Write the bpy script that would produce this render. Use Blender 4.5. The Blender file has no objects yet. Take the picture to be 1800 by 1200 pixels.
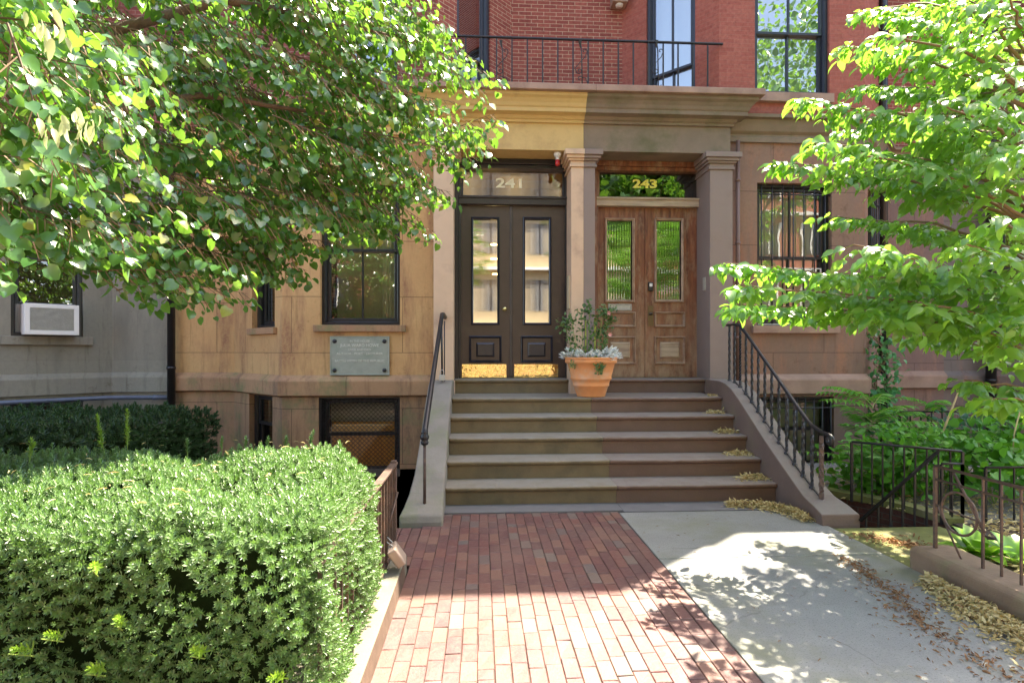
import bpy, math, random
import numpy as np
from mathutils import Vector, Matrix
random.seed(7); RNG = np.random.default_rng(7)
scene = bpy.context.scene
COL = scene.collection
rad = math.radians
# ------------------------------------------------------------------ camera, sky, sun
F, CX, HY, CZ = 983.0, 900.0, 617.0, 1.43
TH = math.atan(.055)
cam_d = bpy.data.cameras.new('camera'); cam = bpy.data.objects.new('camera', cam_d); COL.objects.link(cam)
cam.location = (0, 0, CZ); cam.rotation_euler = (rad(90), 0, -TH)
cam_d.sensor_width = 36; cam_d.lens = F/1800*36; cam_d.shift_y = 17/1800
cam_d.clip_start = .05; cam_d.clip_end = 2000
scene.camera = cam
SUN_EL = rad(61.7)
SUN_TO = Vector((4.04/5.44*math.cos(SUN_EL), 3.64/5.44*math.cos(SUN_EL), math.sin(SUN_EL)))
world = bpy.data.worlds.new('World'); scene.world = world; world.use_nodes = True
wn = world.node_tree; bg = wn.nodes['Background']
sky = wn.nodes.new('ShaderNodeTexSky'); sky.sky_type = 'NISHITA'; sky.sun_disc = False
sky.sun_elevation = SUN_EL; sky.sun_rotation = math.atan2(SUN_TO.x, SUN_TO.y)
sky.dust_density = 2.0; sky.air_density = .8
wn.links.new(sky.outputs[0], bg.inputs[0]); bg.inputs[1].default_value = .15
sd = bpy.data.lights.new('sun', 'SUN'); sd.energy = 4.6; sd.angle = rad(.5); sd.color = (1, .95, .86)
sun = bpy.data.objects.new('sun', sd); COL.objects.link(sun); sun.rotation_euler = SUN_TO.to_track_quat('Z', 'Y').to_euler()
scene.view_settings.view_transform = 'Standard'; scene.view_settings.look = 'None'
scene.view_settings.exposure = 2.55; scene.view_settings.gamma = 1
scene.view_settings.use_white_balance = True; scene.view_settings.white_balance_temperature = 7400; scene.view_settings.white_balance_tint = 12
scene.cycles.max_bounces = 8; scene.cycles.transparent_max_bounces = 12

# ------------------------------------------------------------------ measuring helpers
def ray(px):
    a = (px-CX)/F; c, s = math.cos(TH), math.sin(TH)
    return (a*c+s, c-a*s)
def X(px, Y): r = ray(px); return r[0]/r[1]*Y
def Zp(py, px, Y): return CZ-(py-HY)/F*(Y/ray(px)[1])
def gp(px, py, z=0.0):
    d = F*(CZ-z)/(py-HY); r = ray(px); return Vector((r[0]*d, r[1]*d, z))
def at(px, py, Y): return Vector((X(px, Y), Y, Zp(py, px, Y)))

class Fr:                                   # a wall frame: u along the wall, d outward, z up
    def __init__(s, p0, p1):
        s.o = Vector((p0[0], p0[1])); v = Vector((p1[0], p1[1]))-s.o; s.L = v.length; s.u = v.normalized()
        s.n = Vector((s.u.y, -s.u.x))
    def p(s, u, d, z):
        q = s.o+s.u*u+s.n*d; return (q.x, q.y, z)
    def hit(s, px):
        r = Vector(ray(px)); det = -r.x*s.u.y+s.u.x*r.y
        t = (-s.o.x*s.u.y+s.u.x*s.o.y)/det; uu = (r.x*s.o.y-r.y*s.o.x)/det
        return uu, t
    def U(s, px): return s.hit(px)[0] if abs(s.u.x-1) > 1e-6 else X(px, s.o.y)-s.o.x
    def Z(s, px, py): return CZ-(py-HY)/F*s.hit(px)[1]
def check_hit():
    f = Fr((0, 7), (1, 7)); u, t = f.hit(1200)
    r = ray(1200); k = 7/r[1]
    assert abs(t-k) < 1e-6 and abs(abs(u)-abs(r[0]*k)) < 1e-6, (u, t, k, r[0]*k)
    return u*(r[0]*k) > 0
if not check_hit():
    _h = Fr.hit
    Fr.hit = lambda s, px: (-_h(s, px)[0], _h(s, px)[1])

def front(Y): return Fr((0, Y), (1, Y))

# ------------------------------------------------------------------ mesh builder
class MB:
    def __init__(s): s.v = []; s.f = []; s.sm = []
    def add(s, vs, fs, smooth=False):
        b = len(s.v); s.v += [tuple(v) for v in vs]; s.f += [tuple(i+b for i in f) for f in fs]; s.sm += [smooth]*len(fs); return s
    def box(s, x0, x1, y0, y1, z0, z1):
        return s.add([(x, y, z) for x in (x0, x1) for y in (y0, y1) for z in (z0, z1)],
                     [(0, 1, 3, 2), (4, 6, 7, 5), (0, 4, 5, 1), (2, 3, 7, 6), (0, 2, 6, 4), (1, 5, 7, 3)])
    def fbox(s, fr, u0, u1, d0, d1, z0, z1):
        if u0 > u1: u0, u1 = u1, u0
        vs = [fr.p(u, -d, z) if 0 else fr.p(u, d, z) for u in (u0, u1) for d in (d1, d0) for z in (z0, z1)]
        return s.add(vs, [(0, 1, 3, 2), (4, 6, 7, 5), (0, 4, 5, 1), (2, 3, 7, 6), (0, 2, 6, 4), (1, 5, 7, 3)])
    def prism(s, poly, a0, a1, axis='x', smooth=False):     # poly of 2-D points extruded along an axis
        n = len(poly)
        def mk(a, p): return (a, p[0], p[1]) if axis == 'x' else ((p[0], a, p[1]) if axis == 'y' else (p[0], p[1], a))
        vs = [mk(a0, p) for p in poly]+[mk(a1, p) for p in poly]
        b = len(s.v); s.v += vs
        for i in range(n):
            j = (i+1) % n; s.f.append((b+i, b+j, b+n+j, b+n+i)); s.sm.append(smooth)
        s.f += [tuple(b+i for i in range(n))[::-1], tuple(b+n+i for i in range(n))]; s.sm += [False]*2
        return s
    def tube(s, pts, r, n=8, caps=True, squash=1.0):
        pts = [Vector(p) for p in pts]; m = len(pts); rs = r if isinstance(r, (list, tuple)) else [r]*m
        rings = []; up = None
        for i, p in enumerate(pts):
            t = (pts[min(i+1, m-1)]-pts[max(i-1, 0)]).normalized()
            if up is None: up = t.orthogonal().normalized()
            up = (up-t*up.dot(t)); up = up.normalized() if up.length > 1e-6 else t.orthogonal().normalized()
            w = t.cross(up)
            rings.append([p+(up*math.cos(2*math.pi*k/n)+w*math.sin(2*math.pi*k/n)*squash)*rs[i] for k in range(n)])
        b = len(s.v)
        for rg in rings: s.v += [tuple(q) for q in rg]
        for i in range(m-1):
            for k in range(n):
                k2 = (k+1) % n; s.f.append((b+i*n+k, b+i*n+k2, b+(i+1)*n+k2, b+(i+1)*n+k)); s.sm.append(n > 4)
        if caps:
            s.f += [tuple(b+k for k in range(n))[::-1], tuple(b+(m-1)*n+k for k in range(n))]; s.sm += [False]*2
        return s
    def lathe(s, c, prof, n=28):
        b = len(s.v); c = Vector(c)
        for (r, z) in prof: s.v += [(c.x+r*math.cos(2*math.pi*k/n), c.y+r*math.sin(2*math.pi*k/n), c.z+z) for k in range(n)]
        for i in range(len(prof)-1):
            for k in range(n):
                k2 = (k+1) % n; s.f.append((b+i*n+k, b+i*n+k2, b+(i+1)*n+k2, b+(i+1)*n+k)); s.sm.append(True)
        return s
    def twist(s, x, y, z0, z1, r, turns, seg=28):            # square bar twisted about its axis
        b = len(s.v)
        for i in range(seg+1):
            t = i/seg; a = turns*2*math.pi*t if .12 < t < .88 else (turns*2*math.pi*.12 if t <= .12 else turns*2*math.pi*.88)
            for k in range(4):
                q = a+k*math.pi/2+math.pi/4; s.v.append((x+r*1.4*math.cos(q), y+r*1.4*math.sin(q), z0+(z1-z0)*t))
        for i in range(seg):
            for k in range(4):
                k2 = (k+1) % 4; s.f.append((b+i*4+k, b+i*4+k2, b+(i+1)*4+k2, b+(i+1)*4+k)); s.sm.append(False)
        return s
    def sweep(s, path, prof, caps=True):                     # prof: (outward, z); outward = right of travel (-y for +x travel)
        P = [Vector(p) for p in path]; n = len(P); off = []
        for i in range(n):
            ns = []
            if i > 0: d = (P[i]-P[i-1]).normalized(); ns.append(Vector((d.y, -d.x)))
            if i < n-1: d = (P[i+1]-P[i]).normalized(); ns.append(Vector((d.y, -d.x)))
            if len(ns) == 2: m = (ns[0]+ns[1]).normalized(); off.append(m/max(.3, m.dot(ns[0])))
            else: off.append(ns[0])
        b = len(s.v); k = len(prof)
        for i in range(n):
            for (o, z) in prof: q = P[i]+off[i]*o; s.v.append((q.x, q.y, z))
        for i in range(n-1):
            for j in range(k-1): s.f.append((b+i*k+j, b+(i+1)*k+j, b+(i+1)*k+j+1, b+i*k+j+1)); s.sm.append(False)
        if caps: s.f += [tuple(b+j for j in range(k)), tuple(b+(n-1)*k+j for j in range(k))[::-1]]; s.sm += [False]*2
        return s
    def ring(s, fr, u0, u1, z0, z1, prof, fill=False):       # prof: (inset, d) loops, mitred
        b = len(s.v)
        for (i, d) in prof:
            s.v += [fr.p(u0+i, d, z0+i), fr.p(u1-i, d, z0+i), fr.p(u1-i, d, z1-i), fr.p(u0+i, d, z1-i)]
        for j in range(len(prof)-1):
            for k in range(4):
                k2 = (k+1) % 4; s.f.append((b+4*j+k, b+4*j+k2, b+4*j+4+k2, b+4*j+4+k)); s.sm.append(False)
        if fill: e = b+4*(len(prof)-1); s.f.append((e, e+1, e+2, e+3)); s.sm.append(False)
        return s
    def wall(s, fr, u0, u1, z0, z1, ops=(), reveal=.18):
        us = sorted(set([u0, u1]+[o[i] for o in ops for i in (0, 1)])); zs = sorted(set([z0, z1]+[o[i] for o in ops for i in (2, 3)]))
        for i in range(len(us)-1):
            for j in range(len(zs)-1):
                a, b_, c, d = us[i], us[i+1], zs[j], zs[j+1]
                cu, cz = (a+b_)/2, (c+d)/2
                if any(o[0] < cu < o[1] and o[2] < cz < o[3] for o in ops): continue
                s.add([fr.p(a, 0, c), fr.p(b_, 0, c), fr.p(b_, 0, d), fr.p(a, 0, d)], [(0, 1, 2, 3)])
        for (a, b_, c, d) in ops:
            q = [(a, c), (b_, c), (b_, d), (a, d)]
            for k in range(4):
                (m, n), (o, p) = q[k], q[(k+1) % 4]
                s.add([fr.p(m, 0, n), fr.p(o, 0, p), fr.p(o, -reveal, p), fr.p(m, -reveal, n)], [(0, 1, 2, 3)])
        return s
    def build(s, name, mat, parent=None, bevel=0, seg=2, **tg):
        me = bpy.data.meshes.new(name); me.from_pydata(s.v, [], s.f)
        me.polygons.foreach_set('use_smooth', s.sm)
        uv = me.uv_layers.new(name='UVMap'); nl = len(me.loops)
        co = np.empty(len(me.vertices)*3); me.vertices.foreach_get('co', co); co = co.reshape(-1, 3)
        vi = np.empty(nl, int); me.loops.foreach_get('vertex_index', vi)
        npoly = len(me.polygons); nr = np.empty(npoly*3); me.polygons.foreach_get('normal', nr); nr = nr.reshape(-1, 3)
        lt = np.empty(npoly, int); me.polygons.foreach_get('loop_total', lt); nl_ = np.repeat(nr, lt, axis=0); pc = co[vi]
        h = np.hypot(nl_[:, 0], nl_[:, 1]); flat = np.abs(nl_[:, 2]) > .75; h[h < 1e-6] = 1
        sg = np.where(nl_[:, 1] > .01, -1.0, 1.0)
        u = (-nl_[:, 1]*pc[:, 0]+nl_[:, 0]*pc[:, 1])/h*sg; v = pc[:, 2].copy(); u[flat] = pc[flat, 0]; v[flat] = pc[flat, 1]
        uv.data.foreach_set('uv', np.stack([u, v], 1).ravel())
        o = bpy.data.objects.new(name, me); COL.objects.link(o)
        if mat: me.materials.append(mat)
        if parent: attach(o, parent)
        if bevel:
            b = o.modifiers.new('bevel', 'BEVEL'); b.width = bevel; b.segments = seg; b.limit_method = 'ANGLE'; b.angle_limit = rad(40)
        tag(o, **tg)
        return o
def wloc(o):
    p = Vector((0, 0, 0))
    while o: p += o.location; o = o.parent
    return p
def attach(o, parent):
    o.parent = parent; o.location = o.location-wloc(parent)
def tag(o, label=None, cat=None, group=None, kind=None):
    if label: o['label'] = label
    if cat: o['category'] = cat
    if group: o['group'] = group
    if kind: o['kind'] = kind
    return o
def thing(name, loc, label, cat, group=None):
    o = bpy.data.objects.new(name, None); COL.objects.link(o); o.location = loc; o.empty_display_size = .2
    return tag(o, label, cat, group)

# ------------------------------------------------------------------ scatter of small templates
def basis(n, up):                                # rows: x side, y along, z normal
    y = up/np.linalg.norm(up, axis=1, keepdims=True); z = n-(n*y).sum(1, keepdims=True)*y
    z /= np.maximum(1e-6, np.linalg.norm(z, axis=1, keepdims=True)); x = np.cross(y, z)
    return np.stack([x, y, z], 1)
def scatter(name, tv, tf, pos, R, sc, mat, parent=None, smooth=False, **tg):
    tv = np.asarray(tv, float); n = len(pos); k = len(tv)
    sc = np.asarray(sc).reshape(n, 1, -1)
    vs = np.einsum('ki,nij->nkj', tv, R) if sc.shape[-1] == 1 else np.einsum('nki,nij->nkj', tv[None]*sc, R)
    if sc.shape[-1] == 1: vs = vs*sc
    vs = vs+np.asarray(pos)[:, None, :]
    ls = np.concatenate([np.array(f) for f in tf]); lt = np.array([len(f) for f in tf]); nl = len(ls)
    loops = (ls[None]+np.arange(n)[:, None]*k).ravel(); tot = np.tile(lt, n)
    me = bpy.data.meshes.new(name); me.vertices.add(n*k); me.vertices.foreach_set('co', vs.ravel())
    me.loops.add(n*nl); me.loops.foreach_set('vertex_index', loops)
    me.polygons.add(len(tot)); me.polygons.foreach_set('loop_start', np.concatenate([[0], np.cumsum(tot)[:-1]]))
    me.polygons.foreach_set('loop_total', tot)
    if smooth: me.polygons.foreach_set('use_smooth', np.ones(len(tot), bool))
    me.update(calc_edges=True); me.materials.append(mat)
    o = bpy.data.objects.new(name, me); COL.objects.link(o)
    if parent: attach(o, parent)
    return tag(o, **tg)
def unit(a): return a/np.maximum(1e-9, np.linalg.norm(a, axis=-1, keepdims=True))
LINDEN_V = [(0, .08, 0), (0, .5, -.02), (0, 1.12, -.16), (-.3, -.04, .05), (-.55, .3, .12), (-.42, .74, .04), (.3, -.04, .05), (.55, .3, .12), (.42, .74, .04)]
LINDEN_F = [(0, 1, 4, 3), (1, 2, 5), (1, 5, 4), (0, 6, 7, 1), (1, 7, 8), (1, 8, 2)]
OVAL_V = [(0, 0, 0), (0, .45, .02), (0, .85, -.04), (0, 1.15, -.2), (-.22, .12, .05), (-.33, .45, .1), (-.2, .85, .02), (.22, .12, .05), (.33, .45, .1), (.2, .85, .02)]
OVAL_F = [(0, 1, 5, 4), (1, 2, 6, 5), (2, 3, 6), (0, 7, 8, 1), (1, 8, 9, 2), (2, 9, 3)]
NARROW_V = [(x*.55, y, z) for x, y, z in OVAL_V]

# ------------------------------------------------------------------ materials
def nt(name):
    m = bpy.data.materials.new(name); m.use_nodes = True; t = m.node_tree; p = t.nodes['Principled BSDF']; return m, t, p
def nd(t, ty, **kw):
    n = t.nodes.new(ty)
    for k, v in kw.items(): setattr(n, k, v)
    return n
def mix(t, a, b, fac, mode='MIX'):
    n = nd(t, 'ShaderNodeMix', data_type='RGBA', blend_type=mode)
    for i, x in ((0, fac), (6, a), (7, b)):
        if hasattr(x, 'is_output') or isinstance(x, bpy.types.NodeSocket): t.links.new(x, n.inputs[i])
        elif i == 0: n.inputs[0].default_value = x
        else: n.inputs[i].default_value = (*x[:3], 1)
    return n.outputs[2]
def noise(t, co, scale, detail=5, rough=.6, stretch=None):
    if stretch:
        mp = nd(t, 'ShaderNodeMapping'); mp.inputs['Scale'].default_value = stretch; t.links.new(co, mp.inputs[0]); co = mp.outputs[0]
    n = nd(t, 'ShaderNodeTexNoise'); n.inputs['Scale'].default_value = scale; n.inputs['Detail'].default_value = detail; n.inputs['Roughness'].default_value = rough
    t.links.new(co, n.inputs['Vector']); return n.outputs['Fac']
def ramp(t, f, a, b, c0=(0, 0, 0), c1=(1, 1, 1)):
    r = nd(t, 'ShaderNodeValToRGB'); e = r.color_ramp.elements; e[0].position = a; e[1].position = b
    e[0].color = (*c0, 1); e[1].color = (*c1, 1); t.links.new(f, r.inputs[0]); return r.outputs[0]
def bump(t, p, h, strength=.3, dist=.01):
    b = nd(t, 'ShaderNodeBump'); b.inputs['Strength'].default_value = strength; b.inputs['Distance'].default_value = dist
    t.links.new(h, b.inputs['Height']); t.links.new(b.outputs[0], p.inputs['Normal'])
def tc(t, which='Object'): return nd(t, 'ShaderNodeTexCoord').outputs[which]
def simple(name, col, rough=.6, var=.15, nscale=8, bs=.15, metal=0, spec=.5, bscale=60, dist=.004, tint=None, tscale=2, stretch=None, skylit=None):
    m, t, p = nt(name); co = tc(t)
    n = noise(t, co, nscale, stretch=stretch)
    c = mix(t, [x*(1-var) for x in col], [min(1, x*(1+var)) for x in col], ramp(t, n, .3, .7))
    if tint: c = mix(t, c, tint, ramp(t, noise(t, co, tscale, 6, .65, stretch), .5, .72))
    if skylit:                                     # paler upward faces: skylight put into the colour, mottled by noise
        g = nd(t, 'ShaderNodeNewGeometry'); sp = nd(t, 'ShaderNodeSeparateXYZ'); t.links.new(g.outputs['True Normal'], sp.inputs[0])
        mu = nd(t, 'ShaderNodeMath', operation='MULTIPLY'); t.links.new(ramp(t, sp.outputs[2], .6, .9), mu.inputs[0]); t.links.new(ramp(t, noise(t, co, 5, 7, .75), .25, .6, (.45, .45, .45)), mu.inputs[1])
        c = mix(t, c, skylit, mu.outputs[0])
    t.links.new(c, p.inputs['Base Color']); p.inputs['Roughness'].default_value = rough; p.inputs['Metallic'].default_value = metal
    p.inputs['Specular IOR Level'].default_value = spec
    if bs: bump(t, p, noise(t, co, bscale, 4, stretch=stretch), bs, dist)
    return m
def ashlar(name, col, col2, stain, mortar=.5, rough=.75, v0=1.41, row=.69, width=1.35, green=None):
    m, t, p = nt(name); co = tc(t); uv = tc(t, 'UV')
    mp = nd(t, 'ShaderNodeMapping'); mp.inputs['Location'].default_value = (.3, -v0, 0); t.links.new(uv, mp.inputs[0])
    b = nd(t, 'ShaderNodeTexBrick'); t.links.new(mp.outputs[0], b.inputs[0])
    b.inputs['Scale'].default_value = 1; b.inputs['Brick Width'].default_value = width; b.inputs['Row Height'].default_value = row
    b.inputs['Mortar Size'].default_value = .0055; b.inputs['Mortar Smooth'].default_value = .3; b.inputs['Bias'].default_value = 0
    b.inputs['Color1'].default_value = (.93, .93, .93, 1); b.inputs['Color2'].default_value = (1.0, 1.0, 1.0, 1); b.inputs['Mortar'].default_value = (mortar, mortar, mortar, 1)
    c = mix(t, col, col2, ramp(t, noise(t, co, 1.1, 7, .65), .35, .68))
    c = mix(t, c, stain, ramp(t, noise(t, co, 2.2, 8, .7, (1.6, 1.6, .35)), .50, .66))
    c = mix(t, c, [x*.82 for x in col], ramp(t, noise(t, co, 26, 5, .7), .45, .75))
    if green:
        sp = nd(t, 'ShaderNodeSeparateXYZ'); t.links.new(co, sp.inputs[0])
        g = ramp(t, noise(t, co, 3.0, 6, .7), .5, .68); c = mix(t, c, green, g)
    c = mix(t, c, (.62, .60, .58), ramp(t, noise(t, co, 9, 6, .7, (1, 1, .10)), .56, .72), 'MULTIPLY')
    c = mix(t, c, (.70, .66, .62), ramp(t, noise(t, co, 4.5, 9, .8), .58, .66), 'MULTIPLY')
    c = mix(t, c, b.outputs['Color'], 1.0, 'MULTIPLY')
    t.links.new(c, p.inputs['Base Color']); p.inputs['Roughness'].default_value = rough; p.inputs['Specular IOR Level'].default_value = .3
    h = mix(t, b.outputs['Fac'], noise(t, co, 90, 5, .6), .45)
    iv = nd(t, 'ShaderNodeInvert'); t.links.new(b.outputs['Fac'], iv.inputs['Color'])
    h = mix(t, iv.outputs[0], noise(t, co, 110, 5, .65), .3)
    bump(t, p, h, .35, .006)
    return m
def brickmat(name, c1, c2, mort, msize=.005, row=.0543, width=.18, stain=None):
    m, t, p = nt(name); co = tc(t); uv = tc(t, 'UV')
    b = nd(t, 'ShaderNodeTexBrick'); t.links.new(uv, b.inputs[0])
    dn = noise(t, co, 14, 3); ad = nd(t, 'ShaderNodeVectorMath', operation='ADD'); sc = nd(t, 'ShaderNodeVectorMath', operation='SCALE')
    cmb = nd(t, 'ShaderNodeCombineXYZ'); t.links.new(dn, cmb.inputs[0]); t.links.new(dn, cmb.inputs[1]); t.links.new(cmb.outputs[0], sc.inputs[0]); sc.inputs['Scale'].default_value = .006
    t.links.new(uv, ad.inputs[0]); t.links.new(sc.outputs[0], ad.inputs[1]); t.links.new(ad.outputs[0], b.inputs[0])
    b.inputs['Scale'].default_value = 1; b.inputs['Brick Width'].default_value = width; b.inputs['Row Height'].default_value = row
    b.inputs['Mortar Size'].default_value = msize; b.inputs['Mortar Smooth'].default_value = .25; b.inputs['Bias'].default_value = -.1
    b.inputs['Color1'].default_value = (*c1, 1); b.inputs['Color2'].default_value = (*c2, 1); b.inputs['Mortar'].default_value = (*mort, 1)
    c = mix(t, b.outputs['Color'], (.55, .5, .5), ramp(t, noise(t, co, 22, 6, .7), .4, .8), 'MULTIPLY')
    c = mix(t, c, stain or [x*.8 for x in c1], ramp(t, noise(t, co, 1.4, 7, .7, (1, 1, .5)), .55, .85))
    t.links.new(c, p.inputs['Base Color']); p.inputs['Roughness'].default_value = .8; p.inputs['Specular IOR Level'].default_value = .3
    iv = nd(t, 'ShaderNodeInvert'); t.links.new(b.outputs['Fac'], iv.inputs['Color'])
    bump(t, p, mix(t, iv.outputs[0], noise(t, co, 120, 4), .25), .55, .006)
    return m
def leafmat(name, c1, c2, trans, rough=.42, tfac=.4, spec=.5, extra=None):
    m, t, p = nt(name); out = t.nodes['Material Output']
    g = nd(t, 'ShaderNodeNewGeometry'); rr = g.outputs['Random Per Island']
    c = mix(t, c1, c2, rr)
    if extra: c = mix(t, c, extra, ramp(t, rr, .95, .97))
    t.links.new(c, p.inputs['Base Color']); p.inputs['Roughness'].default_value = rough; p.inputs['Specular IOR Level'].default_value = spec
    tr = nd(t, 'ShaderNodeBsdfTranslucent')
    t.links.new(mix(t, [x*.75 for x in trans], [min(1, x*1.25) for x in trans], rr), tr.inputs[0])
    ms = nd(t, 'ShaderNodeMixShader'); ms.inputs[0].default_value = tfac
    t.links.new(p.outputs[0], ms.inputs[1]); t.links.new(tr.outputs[0], ms.inputs[2]); t.links.new(ms.outputs[0], out.inputs[0])
    return m
def glass(name, refl=.3, tint=(.75, .8, .78), rib=0, wob=.02, rough=.0, ribamp=.03):
    m, t, p = nt(name); out = t.nodes['Material Output']; co = tc(t)
    tr = nd(t, 'ShaderNodeBsdfTransparent'); tr.inputs[0].default_value = (*tint, 1)
    gl = nd(t, 'ShaderNodeBsdfGlossy'); gl.inputs['Roughness'].default_value = rough; gl.inputs[0].default_value = (.95, .97, .96, 1)
    b = nd(t, 'ShaderNodeBump'); b.inputs['Distance'].default_value = .02; b.inputs['Strength'].default_value = 1.0
    h = nd(t, 'ShaderNodeMath', operation='MULTIPLY'); h.inputs[1].default_value = wob; t.links.new(noise(t, co, 2.5, 2), h.inputs[0]); hh = h.outputs[0]
    if rib:
        w = nd(t, 'ShaderNodeTexWave'); w.inputs['Scale'].default_value = rib; w.bands_direction = 'X'; t.links.new(co, w.inputs[0])
        h2 = nd(t, 'ShaderNodeMath', operation='MULTIPLY_ADD'); h2.inputs[1].default_value = ribamp; t.links.new(w.outputs['Fac'], h2.inputs[0]); t.links.new(hh, h2.inputs[2]); hh = h2.outputs[0]
    t.links.new(hh, b.inputs['Height']); t.links.new(b.outputs[0], gl.inputs['Normal'])
    fz = nd(t, 'ShaderNodeFresnel'); fz.inputs[0].default_value = 1.5
    mr = nd(t, 'ShaderNodeMath', operation='ADD', use_clamp=True); mr.inputs[1].default_value = refl; t.links.new(fz.outputs[0], mr.inputs[0])
    ms = nd(t, 'ShaderNodeMixShader'); t.links.new(mr.outputs[0], ms.inputs[0]); t.links.new(tr.outputs[0], ms.inputs[1]); t.links.new(gl.outputs[0], ms.inputs[2])
    t.links.new(ms.outputs[0], out.inputs[0]); return m
def emit(name, col, s):
    m, t, p = nt(name); p.inputs['Base Color'].default_value = (*col, 1); p.inputs['Emission Color'].default_value = (*col, 1); p.inputs['Emission Strength'].default_value = s; return m

TAN = ashlar('tan stucco', (.62, .38, .17), (.52, .29, .125), (.34, .17, .09), green=None)
TAN_BASE = ashlar('tan stucco base', (.46, .27, .14), (.34, .185, .11), (.18, .11, .07), green=(.22, .20, .09))
YEL = simple('ochre painted stone', (.60, .42, .17), .7, .1, 3, .2, tint=(.42, .27, .11), tscale=3)
PIL = simple('pink beige painted stone', (.64, .45, .30), .7, .06, 5, .15, tint=(.42, .28, .2), tscale=2.5)
BROWN = ashlar('brownstone', (.275, .165, .112), (.205, .14, .112), (.34, .165, .10), v0=1.41)
BROWN_TRIM = simple('weathered brownstone trim', (.22, .165, .115), .8, .15, 3, .35, tint=(.13, .12, .06), tscale=2.6, bscale=40)
BROWN_LEDGE = simple('pink brown ledge stone', (.34, .22, .16), .8, .2, 4, .35, tint=(.22, .12, .09), tscale=3, bscale=40)
MAUVE = simple('mauve painted stone', (.25, .19, .16), .7, .08, 3, .2, tint=(.23, .17, .14), tscale=3)
GREY = ashlar('grey green stucco', (.27, .255, .20), (.24, .225, .185), (.20, .19, .155), v0=1.31, row=.95, width=1.9, mortar=.88)
GREYBR = ashlar('grey brown stone', (.20, .165, .145), (.17, .145, .13), (.27, .16, .13), v0=1.3)
REDPATCH = ashlar('pink brown stone', (.26, .155, .125), (.20, .14, .125), (.34, .19, .14), v0=1.25)
BRK = brickmat('red brick with buff joints', (.26, .062, .045), (.36, .10, .07), (.50, .36, .24), .0042)
BRK2 = brickmat('red painted brick', (.35, .10, .07), (.40, .13, .09), (.36, .15, .11), .0028)
BRK3 = brickmat('dark red brick', (.20, .055, .045), (.28, .085, .065), (.34, .22, .17), .0042)
BLACK = simple('black paint', (.018, .017, .018), .32, .2, 10, .12, spec=.5, bscale=30)
IRON = simple('black iron', (.016, .016, .018), .38, .3, 30, .25, bscale=90)
RUST = simple('rusty brown iron', (.10, .065, .05), .6, .3, 20, .4, tint=(.19, .10, .06), tscale=14, bscale=80)
NAVY = simple('dark navy window paint', (.022, .026, .036), .35, .15, 10, .1)
CHOC = simple('dark brown door paint', (.050, .034, .027), .3, .12, 12, .12, bscale=50)
DOORBLK = simple('glossy dark moulding paint', (.022, .022, .030), .16, .1, 12, .05)
BRASS = simple('polished brass', (.84, .68, .30), .13, .08, 5, .5, metal=1, bscale=3.5, dist=.05)
WHITE = simple('white plastic', (.72, .72, .70), .45, .04, 8, .03)
CREAM = simple('cream painted metal', (.55, .45, .28), .5, .06, 8, .05)
ALU = simple('aluminium fins', (.42, .42, .38), .5, .12, 20, .1, metal=.3)
TERRA = simple('terracotta', (.74, .31, .115), .7, .12, 6, .2, tint=(.66, .40, .25), tscale=5)
SOIL = simple('soil', (.07, .05, .035), .95, .3, 12, .8, bscale=30, dist=.02, tint=(.14, .11, .07), tscale=9)
STEPG = simple('olive brown step stone', (.175, .13, .066), .6, .14, 4, .4, tint=(.095, .08, .045), tscale=3, bscale=50, dist=.006, skylit=(.27, .245, .205))
STEPB = simple('purple brown step stone', (.15, .09, .062), .6, .14, 4, .4, tint=(.15, .09, .055), tscale=3, bscale=50, dist=.006, skylit=(.25, .215, .185))
CHEEKG = simple('grey cheek stone', (.23, .205, .17), .8, .14, 4, .4, tint=(.17, .19, .085), tscale=2.2, bscale=50, dist=.006)
CHEEKB = simple('brown cheek stone', (.165, .112, .088), .7, .14, 3, .4, tint=(.17, .135, .08), tscale=1.8, bscale=50, dist=.006, skylit=(.21, .185, .16))
SLATE = simple('blue grey slab', (.15, .145, .145), .75, .12, 6, .4, bscale=40)
SOOT = simple('interior dark plaster', (.05, .045, .04), .9, .1, 3, 0)
WARM = simple('interior cream plaster', (.55, .45, .30), .8, .05, 3, 0)
ORANGE = simple('orange pine boards', (.82, .42, .08), .5, .2, 3, .1, stretch=(9, 9, .6))
CURT = simple('pale curtain', (.55, .52, .44), .9, .06, 3, .3, stretch=(20, 20, 1), bscale=3, dist=.03)
BLIND = simple('slatted blind', (.58, .60, .58), .7, .04, 3, .2)
BRONZE = simple('verdigris plaque metal', (.31, .34, .29), .5, .1, 12, .2, metal=.35, tint=(.24, .30, .24), tscale=7, bscale=60)
BRONZE_HI = simple('raised plaque lettering', (.70, .72, .66), .45, .1, 12, .1, metal=.4)
NUMCREAM = simple('cream vinyl number', (.90, .88, .72), .5, .03, 8, 0)
NUMGOLD = simple('worn gold leaf number', (.85, .80, .12), .45, .2, 30, .1, tint=(.55, .55, .45), tscale=40)
STEELB = simple('blue grey steel pipe', (.10, .12, .17), .4, .15, 8, .1)
MOSS = simple('mossy paving', (.14, .15, .04), .9, .3, 9, .6, tint=(.19, .17, .09), tscale=3, bscale=60)
KERBB = simple('brown kerb stone', (.25, .17, .11), .85, .18, 5, .5, tint=(.22, .21, .10), tscale=3, bscale=50, dist=.008)
KERBG = simple('concrete kerb', (.17, .16, .115), .85, .12, 6, .4, tint=(.12, .115, .08), tscale=4, bscale=60)
RUSTEDGE = simple('rusty brown kerb face', (.10, .062, .04), .9, .25, 14, .5, bscale=60)
GRAVEL = simple('gravel', (.30, .28, .25), .9, .5, 60, 1, bscale=70, dist=.03)
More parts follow.
